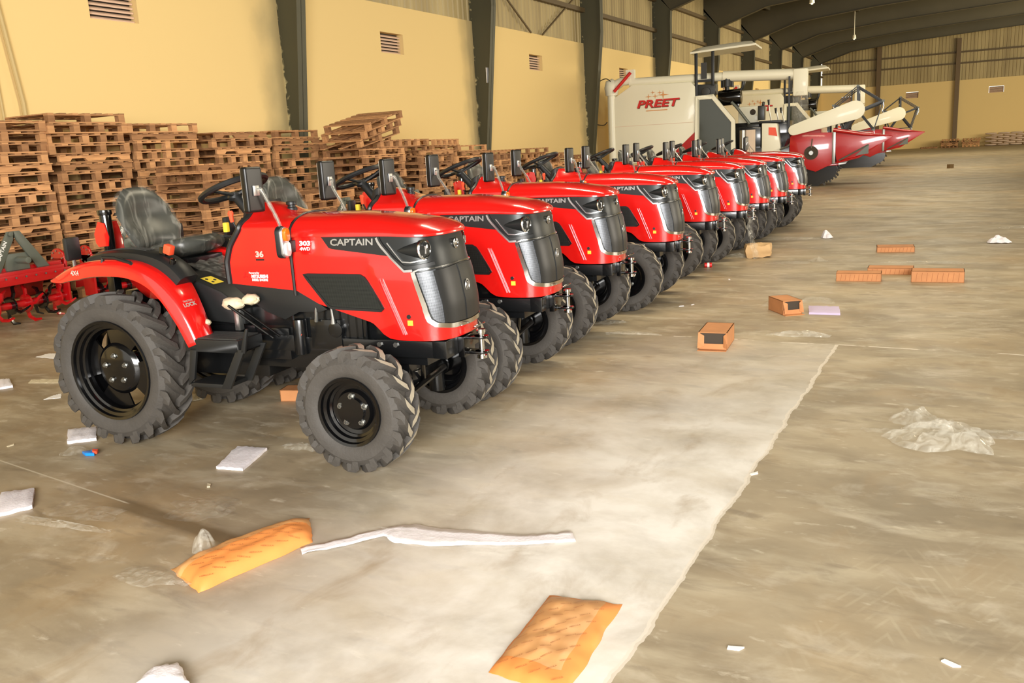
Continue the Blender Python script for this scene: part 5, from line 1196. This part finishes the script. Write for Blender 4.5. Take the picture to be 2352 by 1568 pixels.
# hanging film on the sixth tractor's front
g = []
A = Vector((TR[5][0]+.55, TR[5][1]-.25, 0)); 
for i in range(14):
    z = .62-.6*i/13; g.append([A+Vector((.05*noise.noise(Vector((i*.5, k, 0)))+.04*k/5+.10*(i/13)**2, -.12+.06*k*(.5+.6*i/13)*.6+.04*noise.noise(Vector((i*.4, k*.7, 3))), z)) for k in range(6)])
o = MB().grid(g).build('hanging_film', 'film', None, sharp=.5); tag(o, 'clear plastic film hanging from the sixth tractor nose down to the floor', 'film')
# cartons
def carton(name, px, py, L, W, H, rz, label, opened=True, prt=False):
    P = at(px, py); r = empty(name, (P.x, P.y, 0), rz); t = .006; b = MB()
    b.box((0, 0, 0), (L, W, t)); b.box((0, 0, 0), (t, W, H)); b.box((L-t, 0, 0), (L, W, H)); b.box((0, W-t, 0), (L, W, H)); b.box((0, 0, 0), (L, t, H*(.35 if opened else 1)))
    b.box((0, 0, H-t), (L, W, H)); b.build('box_body', 'carton', r, smooth=False)
    if opened:
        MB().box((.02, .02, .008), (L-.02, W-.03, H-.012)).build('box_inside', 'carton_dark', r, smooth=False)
        f = MB(); f.add([(0, 0, H), (0, -.03, H*.5), (0, -.05, .02), (.05, -.01, .03), (.05, 0, H*.8)], [(0, 1, 2, 3, 4)]); f.add([(L, 0, H), (L, -.03, H*.5), (L, -.04, .02), (L-.03, -.01, .03), (L-.03, 0, H*.8)], [(0, 1, 2, 3, 4)]); f.box((0, -.06, 0), (L, 0, .004)); f.build('box_flap', 'carton', r, smooth=False)
    if prt:
        m_ = MB()
        for k in range(9): x0 = .03+k*(L-.06)/9; m_.add([(x0+.03, -.0015, H*.85), (x0+.034, -.0015, H*.85), (x0-.006+.03, -.0015, H*.1), (x0-.01+.03, -.0015, H*.1)], [(0, 1, 2, 3)])
        m_.build('lettering', 'envelope_print', r, smooth=False)
    tag(r, label, 'box', 'cartons on the floor'); return r
carton('carton', 1604, 802, .24, .42, .15, .1, 'small open brown carton on the floor right of the third tractor')
cc = carton('carton', 1798, 724, .20, .34, .14, .62, 'crumpled open brown carton wrapped in clear film'); 
carton('carton', 1920, 646, .50, .22, .10, .08, 'flat brown carton at the left end of the group of three', False, True)
carton('carton', 1992, 630, .52, .25, .08, .04, 'flat brown carton in the middle, behind the other two', False, True)
carton('carton', 2092, 648, .55, .26, .13, .04, 'flat brown carton at the right end of the group of three', False, True)
carton('carton', 2014, 580, .50, .30, .08, .12, 'lone flat brown carton beyond the group of three', False, True)
P = at(1738, 592); cb = MB(); nb_ = 8
for (ax, fixed) in ((0, -1), (0, 1), (1, -1), (1, 1), (2, 1), (2, -1)):
    g = []
    for i in range(nb_+1):
        row = []
        for j in range(nb_+1):
            u, v = 2*i/nb_-1, 2*j/nb_-1; p = Vector((fixed, u, v)) if ax == 0 else (Vector((u, fixed, v)) if ax == 1 else Vector((u, v, fixed)))
            p = p.normalized()*p.length**.72; q = Vector((p.x*.20, p.y*.16, p.z*.10)); q += Vector((noise.noise(q*9), noise.noise(q*9+Vector((5, 0, 0))), noise.noise(q*9+Vector((0, 7, 0)))))*.035; row.append(Vector((q.x, q.y, max(0, q.z+.10))))
        g.append(row)
    cb.grid(g)
o = cb.build('carton', 'carton_pale', None, sharp=.5); o.location = (P.x, P.y+.1, 0); o.rotation_euler = (0, 0, .25); tag(o, 'crushed pale carton beside the sixth tractor front tyre', 'box', 'cartons on the floor')
carton('carton', 645, 922, .16, .14, .09, .3, 'small orange-brown carton under the nearest tractor', False)
# blue wrapper, can, leaf
P = at(203, 1045); w_ = MB(); w_.prism([(-.06, 0), (-.03, .03), (.02, .035), (.06, .0), (.0, -.02)], 0, .02, axis='Z'); w_.prism([(-.02, .03), (-.03, .07), (.0, .07), (.01, .03)], .0, .02, axis='Z'); o = w_.build('wrapper', 'blue_wrapper', None, bevel=.005); o.location = (P.x, P.y, .0)
MB().prism([(-.0, .035), (.04, .045), (.07, .012), (.03, .01)], .012, .03, axis='Z').build('wrapper_edge', 'orange', o); tag(o, 'small blue and orange wrapper left of the nearest rear tyre', 'wrapper')
P = at(1626, 614); o = MB().tube([(-.05, 0, .034), (-.045, 0, .034), (.05, 0, .034), (.055, 0, .034)], [.024, .034, .034, .026], 16).build('drink_can', 'logo_red'); MB().tube([(-.01, 0, .034), (.02, 0, .034)], .0345, 16, caps=False).build('label_band', 'white_print', o); o.location = (P.x, P.y, 0); o.rotation_euler = (0, 0, .3); tag(o, 'red drink can lying by the fifth tractor front tyre', 'can')
P = at(2182, 386); o = MB().prism([(-.12, 0), (0, .06), (.14, 0), (0, -.05)], 0, .16, axis='Z').build('debris', 'dry_leaf'); o.location = (P.x, P.y, 0); tag(o, 'tiny dark piece of debris far down the empty floor', 'debris')
for i, (px, py, m_, wh) in enumerate([(1395, 716, 'white_foam', 'beside the third tractor front tyre'), (1565, 703, 'white_foam', 'first of two right of the fourth tractor'), (1590, 700, 'white_foam', 'second of two right of the fourth tractor'), (1675, 642, 'white_foam', 'in front of the red can'), (2184, 1526, 'white_print', 'near the bottom right corner'), (1690, 1490, 'white_print', 'at the bottom right of the pale joint'), (1734, 1088, 'white_print', 'right on the pale floor joint'), (26, 1023, 'foam', 'at the left edge beyond the blue wrapper'), (480, 1115, 'foam', 'below the foam pad between the near wheels')]):
    P = at(px, py); o = MB().prism([(-.03, -.006), (.025, -.012), (.03, .004), (-.01, .012)], 0, .006, axis='Z').build('paper_bit', m_); o.location = (P.x, P.y, 0); o.rotation_euler = (0, 0, i*.7)
    tag(o, 'tiny pale scrap of packing on the floor, '+wh, 'scrap', 'tiny scraps on the floor')
